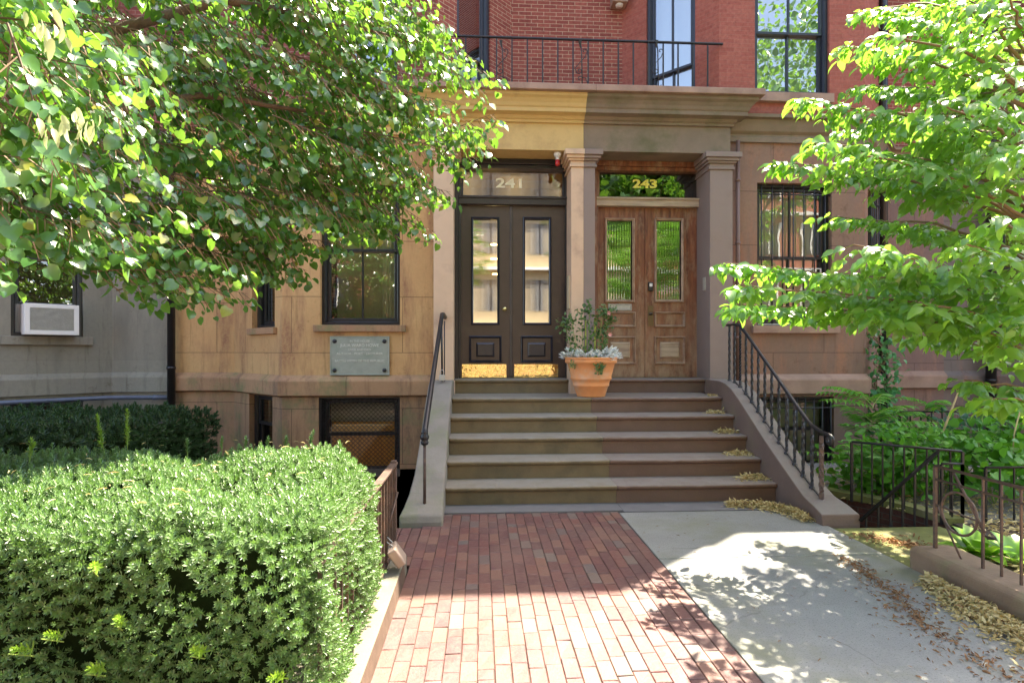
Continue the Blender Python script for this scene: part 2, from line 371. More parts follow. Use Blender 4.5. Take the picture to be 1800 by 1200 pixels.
ROAD = simple('asphalt', (.05, .05, .05), .9, .15, 12, .5)
FARWALL = simple('beige rendered wall', (.46, .36, .22), .85, .06, 2, .1)
BARK = simple('bark', (.14, .095, .065), .9, .35, 10, 1, bscale=25, dist=.03, stretch=(1, 1, .35))
TWIG = simple('twig', (.20, .13, .07), .8, .2, 10, .2)
STEMG = simple('green stem', (.20, .30, .06), .6, .2, 10, 0)

def concrete_mat():
    m, t, p = nt('concrete paving'); co = tc(t)
    c = mix(t, (.27, .275, .255), (.21, .215, .20), ramp(t, noise(t, co, 2.2, 8, .7), .35, .7))
    c = mix(t, c, (.07, .07, .068), ramp(t, noise(t, co, 110, 3, .8), .56, .66))
    c = mix(t, c, (.17, .18, .10), ramp(t, noise(t, co, 1.2, 7, .7), .48, .72))
    c = mix(t, c, (.13, .125, .11), ramp(t, noise(t, co, 5, 8, .75), .60, .75))
    vo = nd(t, 'ShaderNodeTexVoronoi', feature='DISTANCE_TO_EDGE'); vo.inputs['Scale'].default_value = .9
    wv = nd(t, 'ShaderNodeTexNoise'); wv.inputs['Scale'].default_value = 5; t.links.new(co, wv.inputs['Vector']); av = nd(t, 'ShaderNodeVectorMath', operation='MULTIPLY_ADD'); av.inputs[1].default_value = (.12, .12, .12); t.links.new(wv.outputs['Color'], av.inputs[0]); t.links.new(co, av.inputs[2]); t.links.new(av.outputs[0], vo.inputs['Vector'])
    ck = ramp(t, vo.outputs['Distance'], .001, .004, (1, 1, 1), (0, 0, 0)); mk = nd(t, 'ShaderNodeMath', operation='MULTIPLY'); t.links.new(ck, mk.inputs[0]); t.links.new(ramp(t, noise(t, co, .9, 3), .52, .60), mk.inputs[1])
    c = mix(t, c, (.06, .055, .045), mk.outputs[0])
    t.links.new(c, p.inputs['Base Color']); p.inputs['Roughness'].default_value = .6; p.inputs['Specular IOR Level'].default_value = .9
    bump(t, p, noise(t, co, 160, 4, .7), .45, .004); return m
CONC = concrete_mat()
def paver_mat():
    m, t, p = nt('clay pavers'); co = tc(t); g = nd(t, 'ShaderNodeNewGeometry').outputs['Random Per Island']
    r = nd(t, 'ShaderNodeValToRGB'); r.color_ramp.interpolation = 'CONSTANT'; e = r.color_ramp.elements
    cols = [(.120, .030, .026), (.090, .023, .022), (.150, .045, .032), (.105, .028, .027), (.080, .023, .024), (.18, .075, .048), (.14, .105, .085), (.10, .08, .075)]
    poss = [0, .2, .38, .55, .68, .78, .89, .95]
    while len(e) < len(cols): e.new(.5)
    for i, (c, q) in enumerate(zip(cols, poss)): e[i].position = q; e[i].color = (*c, 1)
    t.links.new(g, r.inputs[0])
    c = mix(t, r.outputs[0], (.17, .09, .065), ramp(t, noise(t, co, 30, 6, .75), .45, .80))
    c = mix(t, c, (.16, .09, .07), ramp(t, noise(t, co, 2.0, 5, .6), .40, .85))
    c = mix(t, c, (.11, .07, .06), ramp(t, noise(t, co, 60, 5, .7), .62, .75))
    t.links.new(c, p.inputs['Base Color']); p.inputs['Roughness'].default_value = .6; p.inputs['Specular IOR Level'].default_value = 1.0
    bump(t, p, noise(t, co, 60, 6, .7), .6, .006); return m
PAVER = paver_mat()
def wood_mat():
    m, t, p = nt('weathered varnished wood'); co = tc(t)
    g1 = noise(t, co, 6, 7, .65, (3.5, 3.5, .45)); g2 = noise(t, co, 30, 5, .6, (4, 4, .25))
    c = mix(t, (.10, .028, .012), (.25, .088, .035), ramp(t, g1, .35, .62))
    c = mix(t, c, (.30, .20, .12), ramp(t, noise(t, co, 3.2, 8, .75, (2.2, 2.2, .7)), .50, .68))
    sp = nd(t, 'ShaderNodeSeparateXYZ'); t.links.new(co, sp.inputs[0])
    mr = nd(t, 'ShaderNodeMapRange'); mr.inputs[1].default_value = 2.3; mr.inputs[2].default_value = 1.1; t.links.new(sp.outputs[2], mr.inputs[0])
    mu = nd(t, 'ShaderNodeMath', operation='MULTIPLY'); t.links.new(mr.outputs[0], mu.inputs[0]); t.links.new(ramp(t, noise(t, co, 7, 6, .7, (1.5, 1.5, .6)), .3, .6), mu.inputs[1])
    c = mix(t, c, (.34, .23, .14), mu.outputs[0])
    c = mix(t, c, (.45, .4, .38), ramp(t, g2, .3, .6), 'MULTIPLY') if False else mix(t, c, (.09, .04, .02), ramp(t, g2, .62, .72))
    t.links.new(c, p.inputs['Base Color']); p.inputs['Roughness'].default_value = .5
    bump(t, p, g2, .35, .004); return m
WOOD = wood_mat()
WOODGREY = simple('silvered wood', (.42, .33, .23), .7, .2, 8, .4, stretch=(.4, 1, 4), tint=(.22, .16, .11), tscale=5)
WOODM = simple('worn moulding wood', (.36, .25, .165), .55, .25, 8, .4, stretch=(1, 1, 1), tint=(.17, .07, .035), tscale=5)
G_DOOR1 = glass('door glass with fine ribs', .36, (.5, .46, .36), rib=26, wob=.006, ribamp=.002)
G_DOOR2 = glass('reeded door glass', .42, (.35, .4, .35), rib=9, wob=.03)
G_TRANS1 = glass('transom glass', .10, (.6, .55, .4), rib=26, wob=.006, ribamp=.002)
G_TRANS2 = glass('dark transom glass', .10, (.25, .28, .22), wob=.03)
G_WIN = glass('window glass', .16, (.9, .9, .8), wob=.03)
G_UP = glass('upper window glass', .34, (.7, .75, .78), wob=.05)
G_DARK = glass('dark window glass', .16, (.35, .38, .35), wob=.03)

L_LIND = leafmat('linden leaf', (.032, .115, .03), (.085, .21, .045), (.24, .52, .05), .25, .34, 1.0, extra=(.30, .30, .05))
L_DOG = leafmat('dogwood leaf', (.07, .21, .035), (.13, .30, .05), (.34, .70, .07), .28, .46, 1.0)
L_YEW = leafmat('yew needle', (.085, .185, .05), (.155, .27, .09), (.2, .42, .06), .42, .2, 1.0)
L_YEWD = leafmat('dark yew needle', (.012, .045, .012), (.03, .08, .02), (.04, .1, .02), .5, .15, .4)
L_NEW = leafmat('new yew shoot', (.17, .33, .03), (.24, .42, .06), (.35, .55, .05), .45, .3, .5)
L_PLANT = leafmat('garden leaf', (.045, .20, .02), (.11, .33, .03), (.16, .48, .03), .45, .3, .35)
L_FERN = leafmat('fern leaflet', (.06, .22, .04), (.13, .33, .08), (.2, .4, .1), .5, .3, .4)
L_SILVER = leafmat('dusty miller leaf', (.68, .71, .66), (.82, .84, .78), (.6, .65, .6), .7, .15, .3)
L_DRY = leafmat('dry linden bracts', (.46, .34, .13), (.72, .62, .34), (.6, .5, .2), .7, .2, .3, extra=(.25, .13, .06))
L_BROWN = leafmat('brown litter', (.20, .10, .05), (.34, .20, .10), (.3, .15, .05), .8, .15, .2)
L_PINK = leafmat('pink petal', (.75, .30, .30), (.80, .42, .38), (.8, .4, .4), .6, .2, .3)

# ------------------------------------------------------------------ ground and paving
PITS = [(-2.7, -.66, 4.0, 7.0), (3.05, 5.2, 4.42, 6.0)]
def ground_sheet():
    xs = sorted({-70, 70, *[p[i] for p in PITS for i in (0, 1)]}); ys = sorted({-60, 60, 1.2, -2.4, *[p[i] for p in PITS for i in (2, 3)]}); m = MB()
    for i in range(len(xs)-1):
        for j in range(len(ys)-1):
            cx, cy = (xs[i]+xs[i+1])/2, (ys[j]+ys[j+1])/2
            if any(p[0] < cx < p[1] and p[2] < cy < p[3] for p in PITS): continue
            m.add([(xs[i], ys[j], -.03), (xs[i+1], ys[j], -.03), (xs[i+1], ys[j+1], -.03), (xs[i], ys[j+1], -.03)], [(0, 1, 2, 3)])
    m.build('ground', SOIL, kind='structure')
ground_sheet()
MB().box(-70, 70, -11, -2.9, -.029, -.02).build('road', ROAD, kind='structure')
MB().box(-70, 70, -2.7, 1.2, -.028, -.008).box(-70, 70, -2.9, -2.7, -.028, -.006).build('pavement', simple('pavement brick', (.27, .15, .12), .85, .3, 12, .4), kind='structure')
BX0, BX1, BY0, BY1 = -.48, 1.215, 1.2, 4.93
m = MB(); m.box(BX0, BX1, BY0, BY1, -.029, -.006); m.build('paving bed', simple('jointing sand', (.055, .038, .03), .95, .3, 30, .5), kind='structure').name = 'path_bed'
m = MB(); nc = 22; w = (BX1-BX0)/nc
def paver(m, x0, x1, y0, y1, z):
    j = lambda s=.0016: random.uniform(-s, s); g = .0019; e = .003
    t0, t1, t2, t3 = [z+j(.002) for _ in range(4)]
    xa, xb, ya, yb = x0+g+j(), x1-g+j(), y0+g+j(), y1-g+j()
    m.add([(xa, ya, z-.012), (xb, ya, z-.012), (xb, yb, z-.012), (xa, yb, z-.012),
           (xa, ya, t0-.003), (xb, ya, t1-.003), (xb, yb, t2-.003), (xa, yb, t3-.003),
           (xa+e, ya+e, t0), (xb-e, ya+e, t1), (xb-e, yb-e, t2), (xa+e, yb-e, t3)],
          [(0, 1, 5, 4), (1, 2, 6, 5), (2, 3, 7, 6), (3, 0, 4, 7), (4, 5, 9, 8), (5, 6, 10, 9), (6, 7, 11, 10), (7, 4, 8, 11), (8, 9, 10, 11)])
for c in range(nc):
    y = BY0-random.uniform(0, .158)
    while y < BY1:
        L = .158+random.uniform(-.004, .004); y1 = min(y+L, BY1)
        if random.random() < .06: y1 = min(y+L/2, BY1)
        if y1-max(y, BY0) > .02: paver(m, BX0+c*w, BX0+(c+1)*w, max(y, BY0), y1, random.uniform(-.0016, .0016))
        y = y1
for c in range(3):                               # the few pavers that wrap round the stair cheek
    for r in range(5): paver(m, -.72+c*.08, -.72+(c+1)*.08, 3.78+r*.158, 3.78+(r+1)*.158, 0)
m.build('brick_path', PAVER, kind='structure')
# concrete walk with one joint
m = MB(); m.box(1.222, 2.84, 1.2, 3.792, -.029, 0).box(1.222, 2.84, 3.80, 4.90, -.029, .001)
m.build('concrete_walk', CONC, kind='structure', bevel=.006)
MB().box(2.84, 3.75, 3.55, 4.38, -.029, -.004).build('mossy_slab', MOSS, kind='structure')
# light wells beside the stoop
m = MB()
for (x0, x1, y0, y1) in PITS:
    z = -1.1
    m.add([(x0, y0, z), (x1, y0, z), (x1, y1, z), (x0, y1, z), (x0, y0, -.03), (x1, y0, -.03), (x1, y1, -.03), (x0, y1, -.03)],
          [(0, 1, 2, 3), (0, 1, 5, 4), (1, 2, 6, 5), (2, 3, 7, 6), (3, 0, 4, 7)])
m.build('basement_area_ground', simple('dark area stone', (.13, .10, .08), .9, .3, 5, .4), kind='structure')

# ------------------------------------------------------------------ houses
YR, YB, ZB, ZT, ROOF = 8.0, 7.0, -1.1, 4.15, 10.35
XA = X(308, YR); xK = X(197, YR)
A, B, C, D, E = (XA, YR), (-3.44, YR), (-2.44, YB), (-.56, YB), (.44, YR)
SPL = 1.265
Fp, G, H, I = (2.04, YR), (3.04, YB), (4.97, YB), (5.97, YR)
XJ = X(1659, YR); J = (XJ, YR); N = (7.56, YR); O_ = (8.56, YB); P_ = (10.6, YB)
K, Lq, Mq = (xK, YR), (xK-1, YB), (xK-3, YB)
def opening(fr, x0, x1, y0, y1):
    u0, u1 = fr.U(x0), fr.U(x1)
    if u0 > u1: u0, u1 = u1, u0
    c = (x0+x1)/2; za, zb = fr.Z(c, y1), fr.Z(c, y0); return (u0, u1, za, zb)
def window(house, fr, o, frame_mat, glass_mat, mid=None, munt=1, set_=.10, fw=.05, sill=None, sill_mat=None, back=None, bars=None, mesh_=None, wlabel=None, keep_bottom=0):
    u0, u1, z0, z1 = o; m = MB()
    m.ring(fr, u0, u1, z0, z1, [(0, -set_-.06), (0, -set_+.03), (fw*.7, -set_+.03), (fw, -set_), (fw, -set_-.06)])
    zm = mid if mid else (z0+z1)/2; a, b = u0+fw, u1-fw
    # upper sash sits forward of the lower sash
    if zm < z1: m.ring(fr, a, b, zm-.02, z1-fw, [(0, -set_-.05), (0, -set_-.008), (.03, -set_-.008), (.038, -set_-.02), (.038, -set_-.05)])
    zb0 = z0+keep_bottom
    m.ring(fr, a, b, zb0+fw, zm+.02, [(0, -set_-.09), (0, -set_-.035), (.032, -set_-.035), (.04, -set_-.05), (.04, -set_-.09)])
    for k in range(munt):
        uc = a+(b-a)*(k+1)/(munt+1)
        m.fbox(fr, uc-.010, uc+.010, -set_-.045, -set_-.010, zm, z1-fw); m.fbox(fr, uc-.010, uc+.010, -set_-.085, -set_-.038, zb0+fw, zm)
    w = m.build('window', frame_mat, house)
    if wlabel: w['label'] = wlabel
    g = MB()
    for (za, zb, d) in ((zm, z1-fw-.03, -set_-.03), (zb0+fw+.03, zm, -set_-.065)):
        g.add([fr.p(a+.02, d, za), fr.p(b-.02, d, za), fr.p(b-.02, d, zb), fr.p(a+.02, d, zb)], [(0, 1, 2, 3)])
    g.build('pane', glass_mat, w)
    if sill: e, h, pr = sill; MB().fbox(fr, u0-e, u1+e, -.12, pr, z0-h, z0-.002).build('sill', sill_mat, w, bevel=.006)
    if back:
        k = back
        if k == 'blind':
            q = MB(); z = z0+fw
            while z < z1-fw: q.add([fr.p(a, -set_-.13, z), fr.p(b, -set_-.13, z), fr.p(b, -set_-.155, z+.028), fr.p(a, -set_-.155, z+.028)], [(0, 1, 2, 3)]); z += .025
            q.build('blind', BLIND, w)
        elif k == 'curtain':
            q = MB(); n = 26
            for (ua, ub) in ((b-.28*(b-a), b),):
                vs = [fr.p(ua+(ub-ua)*i/n, -set_-.2+.03*math.sin(i*1.9), z) for i in range(n+1) for z in (z0+fw, z1-fw)]
                q.add(vs, [(2*i, 2*i+2, 2*i+3, 2*i+1) for i in range(n)], True)
            q.build('curtain', CURT, w)
        elif k == 'shade': MB().fbox(fr, a, b, -set_-.16, -set_-.15, z0, z1).build('blind', BLIND, w)
        elif k == 'room':
            MB().fbox(fr, a-.02, b+.02, -set_-.62, -set_-.6, z0, z1).build('room_wall', WARM, w); q = MB(); n = 14; ua, ub = b-.24*(b-a), b
            vs = [fr.p(ua+(ub-ua)*i/n, -set_-.16+.02*math.sin(i*1.9), z) for i in range(n+1) for z in (z0+fw, z1-fw)]
            q.add(vs, [(2*i, 2*i+2, 2*i+3, 2*i+1) for i in range(n)], True); q.build('curtain', CURT, w)
        elif k == 'boards': MB().fbox(fr, a+.05, b-.04, -set_-.13, -set_-.10, z0, z0+.66*(z1-z0)).build('cupboard', ORANGE, w); MB().fbox(fr, a, b, -set_-.26, -set_-.24, z0, z1).build('blind', CURT, w)
    if bars:
        nb, d, mt = bars; q = MB()
        for i in range(nb): uu = u0+(u1-u0)*(i+.5)/nb; q.tube([fr.p(uu, d, z0+.02), fr.p(uu, d, z1-.01)], .0085, 6)
        q.tube([fr.p(u0-.02, d, z0+.12), fr.p(u1+.07, d, z0+.12)], .009, 6); q.tube([fr.p(u0, d, z1-.14), fr.p(u1, d, z1-.14)], .009, 6)
        q.build('bars', mt, w)
    if mesh_:
        q = MB(); st = .055; d = -.03; Hh = z1-z0; W = u1-u0
        t0 = -Hh
        while t0 < W:
            for sgn in (1, -1):
                pts = []
                a0, a1 = max(0, t0), min(W, t0+Hh)
                if a1-a0 > .02:
                    zz0, zz1 = a0-t0, a1-t0
                    if sgn < 0: zz0, zz1 = Hh-zz0, Hh-zz1
                    q.tube([fr.p(u0+a0, d+.002*sgn, z0+zz0), fr.p(u0+a1, d+.002*sgn, z0+zz1)], .0032, 4, caps=False)
            t0 += st
        q.ring(fr, u0, u1, z0, z1, [(0, d-.01), (0, d+.012), (.022, d+.012), (.022, d-.01)])
        q.build('grille', IRON, w)
    return w
def house(name, label, loc): return thing(name, loc, label, 'house', 'row houses along the pavement')
BASE_PROF = [(0, .86), (.065, .89), (.07, 1.06), (.06, 1.08), (0, 1.135)]
BELT_PROF = [(0, 4.10), (.035, 4.10), (.035, 4.16), (.02, 4.18), (.02, 4.20), (.06, 4.23), (.09, 4.30), (.11, 4.36), (.16, 4.37), (.165, 4.41), (0, 4.44)]
def backs(m, x0, x1):                            # party walls, rear and roof close the volume
    m.box(x0+.02, x1-.02, 8.9, 9.0, ZB, ROOF)
    m.add([(x0, YR, ROOF), (x1, YR, ROOF), (x1, 9, ROOF), (x0, 9, ROOF)], [(0, 1, 2, 3)])
    for x in (x0+.02, x1-.02): m.add([(x, YR, ZB), (x, 9, ZB), (x, 9, ROOF), (x, YR, ROOF)], [(0, 1, 2, 3)])

# --- house 241 (tan)
H1 = house('town_house', 'tan stucco house with red brick above and the dark brown double door numbered 241', (-1.4, YB, 0))
fBC, fCD, fDE = Fr(B, C), Fr(C, D), Fr(D, E)
oW = opening(fCD, 563, 703, 345, 571); oW = (oW[0], oW[1], oW[2], 3.5)
oB = opening(fCD, 560, 703, 697, 838)
oS = opening(fBC, 443, 483, 470, 576); oS = (oS[0], oS[1], oS[2], 3.5)
oSB = opening(fBC, 438, 479, 692, 800)
ws = MB()
ws.wall(Fr(A, B), 0, B[0]-A[0], 1.1, ZT); ws.wall(fBC, 0, fBC.L, 1.1, ZT, [oS]); ws.wall(fCD, 0, fCD.L, 1.1, ZT, [oW])
ws.build('wall', TAN, H1)
wb = MB()
wb.wall(Fr(A, B), 0, B[0]-A[0], ZB, 1.1); wb.wall(fBC, 0, fBC.L, ZB, 1.1, [oSB]); wb.wall(fCD, 0, fCD.L, ZB, 1.1, [oB])
wb.build('basement_wall', TAN_BASE, H1)
MB().sweep([A, B, C, (D[0]-.02, D[1])], BASE_PROF).build('water_table', TAN_BASE, H1)
MB().sweep([A, B, C, (D[0]-.0, D[1])], BELT_PROF).build('belt_course', YEL, H1)
window(H1, fCD, oW, BLACK, G_WIN, mid=Zp(437, 633, YB), sill=(.075, .085, .05), sill_mat=TAN_BASE, back='room')
window(H1, fBC, oS, BLACK, G_DARK, mid=Zp(437, 463, 7.5), munt=0, sill=(.06, .085, .05), sill_mat=TAN_BASE)
window(H1, fCD, oB, BLACK, glass('basement glass', .08, (.9, .9, .85), wob=.03), mid=Zp(765, 633, YB), munt=0, set_=.13, back='boards', mesh_=True)
window(H1, fBC, oSB, BLACK, G_DARK, munt=0, back='curtain')
# upper brick, bays 241
ZU = 4.15
oL = opening(fDE, 803, 862, -420, 180); oL = (oL[0], oL[1], 4.62, 6.9)
oCU = (.5, 1.4, 4.75, 6.9)
wu = MB(); wu.wall(Fr(A, B), 0, B[0]-A[0], ZU, ROOF); wu.wall(fBC, 0, fBC.L, ZU, ROOF); wu.wall(fCD, 0, fCD.L, ZU, ROOF, [oCU])
backs(wu, XA, SPL)
wu.add([(B[0], YR, ROOF), (C[0], YB, ROOF), (D[0], YB, ROOF), (E[0], YR, ROOF)], [(0, 1, 2, 3)])
wu.build('brick_wall', BRK3, H1)
MB().wall(fDE, 0, fDE.L, ZU, ROOF, [oL]).build('brick_wall', BRK, H1); MB().wall(Fr(E, (SPL, YR)), 0, SPL-E[0], ZU, ROOF).build('brick_wall', BRK, H1)
window(H1, fDE, oL, NAVY, G_UP, mid=5.37, munt=0, set_=.06, fw=.07, back='blind')
window(H1, fCD, oCU, NAVY, G_UP, mid=5.8, set_=.08, sill=(.1, .14, .07), sill_mat=BROWN_TRIM, back='shade')

# --- house 243 (brownstone)
H2 = house('town_house', 'brownstone house with red brick above and the weathered wooden double door numbered 243', (4.0, YB, 0))
fFG, fGH, fHI, fIJ = Fr(Fp, G), Fr(G, H), Fr(H, I), Fr(I, J)
oW2 = opening(fGH, 1331, 1462, 322, 572); oB2 = opening(fGH, 1332, 1466, 697, 838)
oS2 = opening(fHI, 1523, 1534, 330, 578); oS2 = (.22, fHI.L-.5, oW2[2]-.02, oW2[3])
ws = MB(); ws.wall(fGH, .0, fGH.L, 1.1, ZT, [oW2]); ws.wall(fHI, 0, fHI.L, 1.1, ZT, [oS2]); ws.build('wall', BROWN, H2)
MB().wall(fIJ, 0, fIJ.L, ZB, ZT).build('wall', REDPATCH, H2)
wb = MB(); wb.wall(fGH, 0, fGH.L, ZB, 1.1, [oB2]); wb.wall(fHI, 0, fHI.L, ZB, 1.1); wb.build('basement_wall', BROWN, H2)
MB().sweep([G, H, I, J], BASE_PROF).build('water_table', BROWN_LEDGE, H2)
MB().sweep([(G[0]+.12, G[1]), H, I, J], BELT_PROF).build('belt_course', BROWN_TRIM, H2)
window(H2, fGH, oW2, BLACK, G_WIN, mid=2.65, sill=(.08, .10, .06), sill_mat=BROWN_LEDGE, back='shade', bars=(7, -.03, IRON))
# pale strip of the storm frame
MB().ring(fGH, oW2[0]+.04, oW2[1]-.1, oW2[2]+.012, oW2[2]+.75, [(0, -.075), (0, -.06), (.012, -.06), (.012, -.075)]).build('storm_frame', WHITE, H2)
window(H2, fHI, oS2, BLACK, G_DARK, munt=0, sill=(.05, .085, .05), sill_mat=BROWN_LEDGE, bars=(5, .03, IRON))
window(H2, fGH, oB2, BLACK, glass('clear basement glass', .06, (.92, .95, .85), wob=.03), mid=Zp(755, 1400, YB), munt=0, back='blind', bars=(9, .02, IRON))
oU = opening(fFG, 1136, 1222, -420, 172); oU = (oU[0], oU[1], 4.60, 6.9)
oU2 = opening(fGH, 1327, 1458, -400, 160); oU2 = (oU2[0], oU2[1], 4.74, 6.95)
wu = MB(); wu.wall(Fr((SPL, YR), Fp), 0, Fp[0]-SPL, ZU, ROOF); wu.wall(Fr(I, J), 0, fIJ.L, ZU, ROOF); wu.build('brick_wall', BRK, H2)
wu = MB(); wu.wall(fFG, 0, fFG.L, ZU, ROOF, [oU]); wu.wall(fGH, 0, fGH.L, ZU, ROOF, [oU2]); wu.wall(fHI, 0, fHI.L, ZU, ROOF)
backs(wu, SPL, XJ); wu.add([(Fp[0], YR, ROOF), (G[0], YB, ROOF), (H[0], YB, ROOF), (I[0], YR, ROOF)], [(0, 1, 2, 3)])
wu.build('brick_wall', BRK2, H2)
window(H2, fFG, oU, NAVY, G_UP, mid=5.27, set_=.06, fw=.06, back='shade')
window(H2, fGH, oU2, NAVY, G_UP, mid=5.57, set_=.07, fw=.05, sill=(.03, .12, .06), sill_mat=BROWN_LEDGE, back='shade')

# --- grey house on the left
H3 = house('town_house', 'grey green stucco house at far left with an air conditioner in its window', (-6, YB, 0))
fKA = Fr(K, A); fLK = Fr(Lq, K); fML = Fr(Mq, Lq)
oG = opening(fLK, 19, 146, 400, 591); oG = (oG[0], oG[1], oG[2], 3.55)
oGB = opening(fLK, 17, 146, 702, 790)
ws = MB(); ws.wall(fKA, 0, fKA.L, ZB, ZT); ws.wall(fLK, 0, fLK.L, ZB, ZT, [oG, oGB]); ws.wall(fML, 0, fML.L, ZB, ZT)
ws.build('wall', GREY, H3)
MB().sweep([Mq, Lq, K, A], [(0, .86), (.045, .87), (.045, 1.07), (.035, 1.09), (0, 1.14)]).build('water_table', GREY, H3)
MB().sweep([Mq, Lq, K, A], BELT_PROF).build('belt_course', GREY, H3)
zac = fLK.Z(85, 537)
window(H3, fLK, oG, BLACK, G_DARK, mid=2.62, munt=0, set_=.07, sill=(.1, .11, .05), sill_mat=GREY, keep_bottom=zac-oG[2]-.05)
window(H3, fLK, oGB, BLACK, G_DARK, munt=0, set_=.08)
wu = MB(); wu.wall(fKA, 0, fKA.L, ZU, ROOF); wu.wall(fLK, 0, fLK.L, ZU, ROOF); wu.wall(fML, 0, fML.L, ZU, ROOF)
backs(wu, xK-3, XA); wu.add([(K[0], YR, ROOF), (Lq[0], YB, ROOF), (Mq[0], YB, ROOF), (Mq[0], YR, ROOF)], [(0, 1, 2, 3)]); wu.build('brick_wall', BRK3, H3)
# --- grey brown house on the right
H4 = house('town_house', 'grey brown stone house at far right behind the black downpipe and the shrubs', (8.5, YB, 0))
fJN, fNO, fOP = Fr(J, N), Fr(N, O_), Fr(O_, P_)
oR = (.14, .95, 1.75, 3.55)
ws = MB(); ws.wall(fJN, 0, fJN.L, ZB, ZT); ws.wall(fNO, 0, fNO.L, ZB, ZT, [oR]); ws.wall(fOP, 0, fOP.L, ZB, ZT); ws.build('wall', GREYBR, H4)
MB().sweep([J, N, O_, P_], BASE_PROF).build('water_table', GREYBR, H4)
MB().sweep([J, N, O_, P_], BELT_PROF).build('belt_course', BROWN_TRIM, H4)
window(H4, fNO, oR, BLACK, G_DARK, munt=0, sill=(.06, .09, .05), sill_mat=GREYBR)
wu = MB(); wu.wall(fJN, 0, fJN.L, ZU, ROOF); wu.wall(fNO, 0, fNO.L, ZU, ROOF); wu.wall(fOP, 0, fOP.L, ZU, ROOF)
backs(wu, XJ, 10.6); wu.add([(N[0], YR, ROOF), (O_[0], YB, ROOF), (P_[0], YB, ROOF), (P_[0], YR, ROOF)], [(0, 1, 2, 3)]); wu.build('brick_wall', BRK3, H4)

# --- portico: pilasters, lintels, cornice, ledge
YP = 6.87; YD = 7.3
z_soff = Zp(263, 900, YP); zthr = 1.08; zl = .9
xl0, xl1 = X(762, YP), X(797, YP); xc0, xc1 = X(1004, YP), X(1046, YP); xr0, xr1 = X(1248, YP), X(1288, YP)
xcs = X(1026, YP)
PX0, PX1 = -.62, X(1284, YP)
def pilaster(hse, x0, x1, mat, ends=(1, 1)):
    e0, e1 = ends
    m = MB(); m.box(x0, x1, YP, YD+.15, zl, z_soff-.2)
    m.box(x0-.015*e0, x1+.015*e1, YP-.015, YD+.15, zl-.001, zl+.17)
    zc = z_soff-.2
    for (dz0, dz1, o) in ((0, .03, .02), (.03, .075, .008), (.075, .10, .035), (.10, .135, .06), (.135, .2, .085)):
        m.box(x0-o*e0, x1+o*e1, YP-o, YD+.15, zc+dz0, zc+dz1-.0004)
    return m.build('pilaster', mat, hse, bevel=.004)
pilaster(H1, xl0, xl1, PIL)
pilaster(H1, xc0, xcs-.0005, PIL, (1, 0)); pilaster(H2, xcs+.0005, xc1, MAUVE, (0, 1)); pilaster(H2, xr0, xr1, MAUVE)
# side returns behind the end pilasters
for hse, x0, x1, mat in ((H1, D[0]-.02, xl0-.001, TAN), (H2, xr1+.001, G[0]+.18, BROWN)):
    if x1 > x0: MB().box(x0, x1, YB-.002, YD+.15, ZB, z_soff).build('portico_side', mat, hse)
EXT = xcs
def entab(hse, x0, x1, matf, matc, cap_l, cap_r):
    MB().box(x0, x1, YP, YR+.1, z_soff, 4.29).build('frieze', matf, hse, bevel=.004)
    prof = [(0, 4.24), (.03, 4.24), (.03, 4.27), (.05, 4.28), (.07, 4.31), (.15, 4.325), (.15, 4.37), (.165, 4.385), (.18, 4.42), (.21, 4.46), (.245, 4.485), (.245, 4.52), (0, 4.52)]
    path = ([(x0, YR)] if cap_l else [])+[(x0, YP), (x1, YP)]+([(x1, YR)] if cap_r else [])
    MB().sweep(path, prof).build('cornice', matc, hse)
entab(H1, PX0, EXT-.0005, YEL, YEL, True, False); entab(H2, EXT+.0005, PX1, BROWN_TRIM, BROWN_TRIM, False, True)
MB().box(PX0-.3, 1.36, YP-.3, YR, 4.522, 4.60).build('balcony_ledge', BROWN_LEDGE, H1, bevel=.008)
MB().box(1.3605, PX1+.3, YP-.3, YR, 4.522, 4.60).build('balcony_ledge', BROWN_LEDGE, H2, bevel=.008)
# lamp with red sensor on the portico soffit
t = thing('security_lamp', at(980, 270, 6.95), 'small white and red lamp under the lintel beside the pillar between the doors', 'lamp')
c = at(980, 268, 6.95); zs = z_soff
MB().lathe((c.x, c.y, 0), [(0, zs), (.045, zs), (.05, zs-.02), (.035, zs-.055), (.0, zs-.06)], 16).build('lamp_body', WHITE, t)
MB().lathe((c.x, c.y, 0), [(0, zs-.055), (.022, zs-.058), (.024, zs-.09), (0, zs-.092)], 14).build('collar', WHITE, t)
MB().lathe((c.x, c.y, 0), [(0, zs-.09), (.028, zs-.092), (.03, zs-.15), (.02, zs-.165), (0, zs-.168)], 14).build('lens', simple('red lens', (.45, .02, .02), .2, .05, 5, 0), t)
# lamp box on upper wall
t = thing('wall_speaker', at(1083, 8, YR-.1), 'small brown boxed lamp on the red brick wall above the balcony', 'lamp')
f = front(YR); q = opening(f, 1072, 1098, -10, 18)
MB().fbox(f, q[0], q[1], 0, .2, q[2], q[2]+.28).build('housing', BROWN_LEDGE, t, bevel=.01)
MB().lathe(((q[0]+q[1])/2, YR-.12, q[2]-.012), [(0, -.02), (.05, -.015), (.055, .012)], 16).build('lens', WHITE, t)

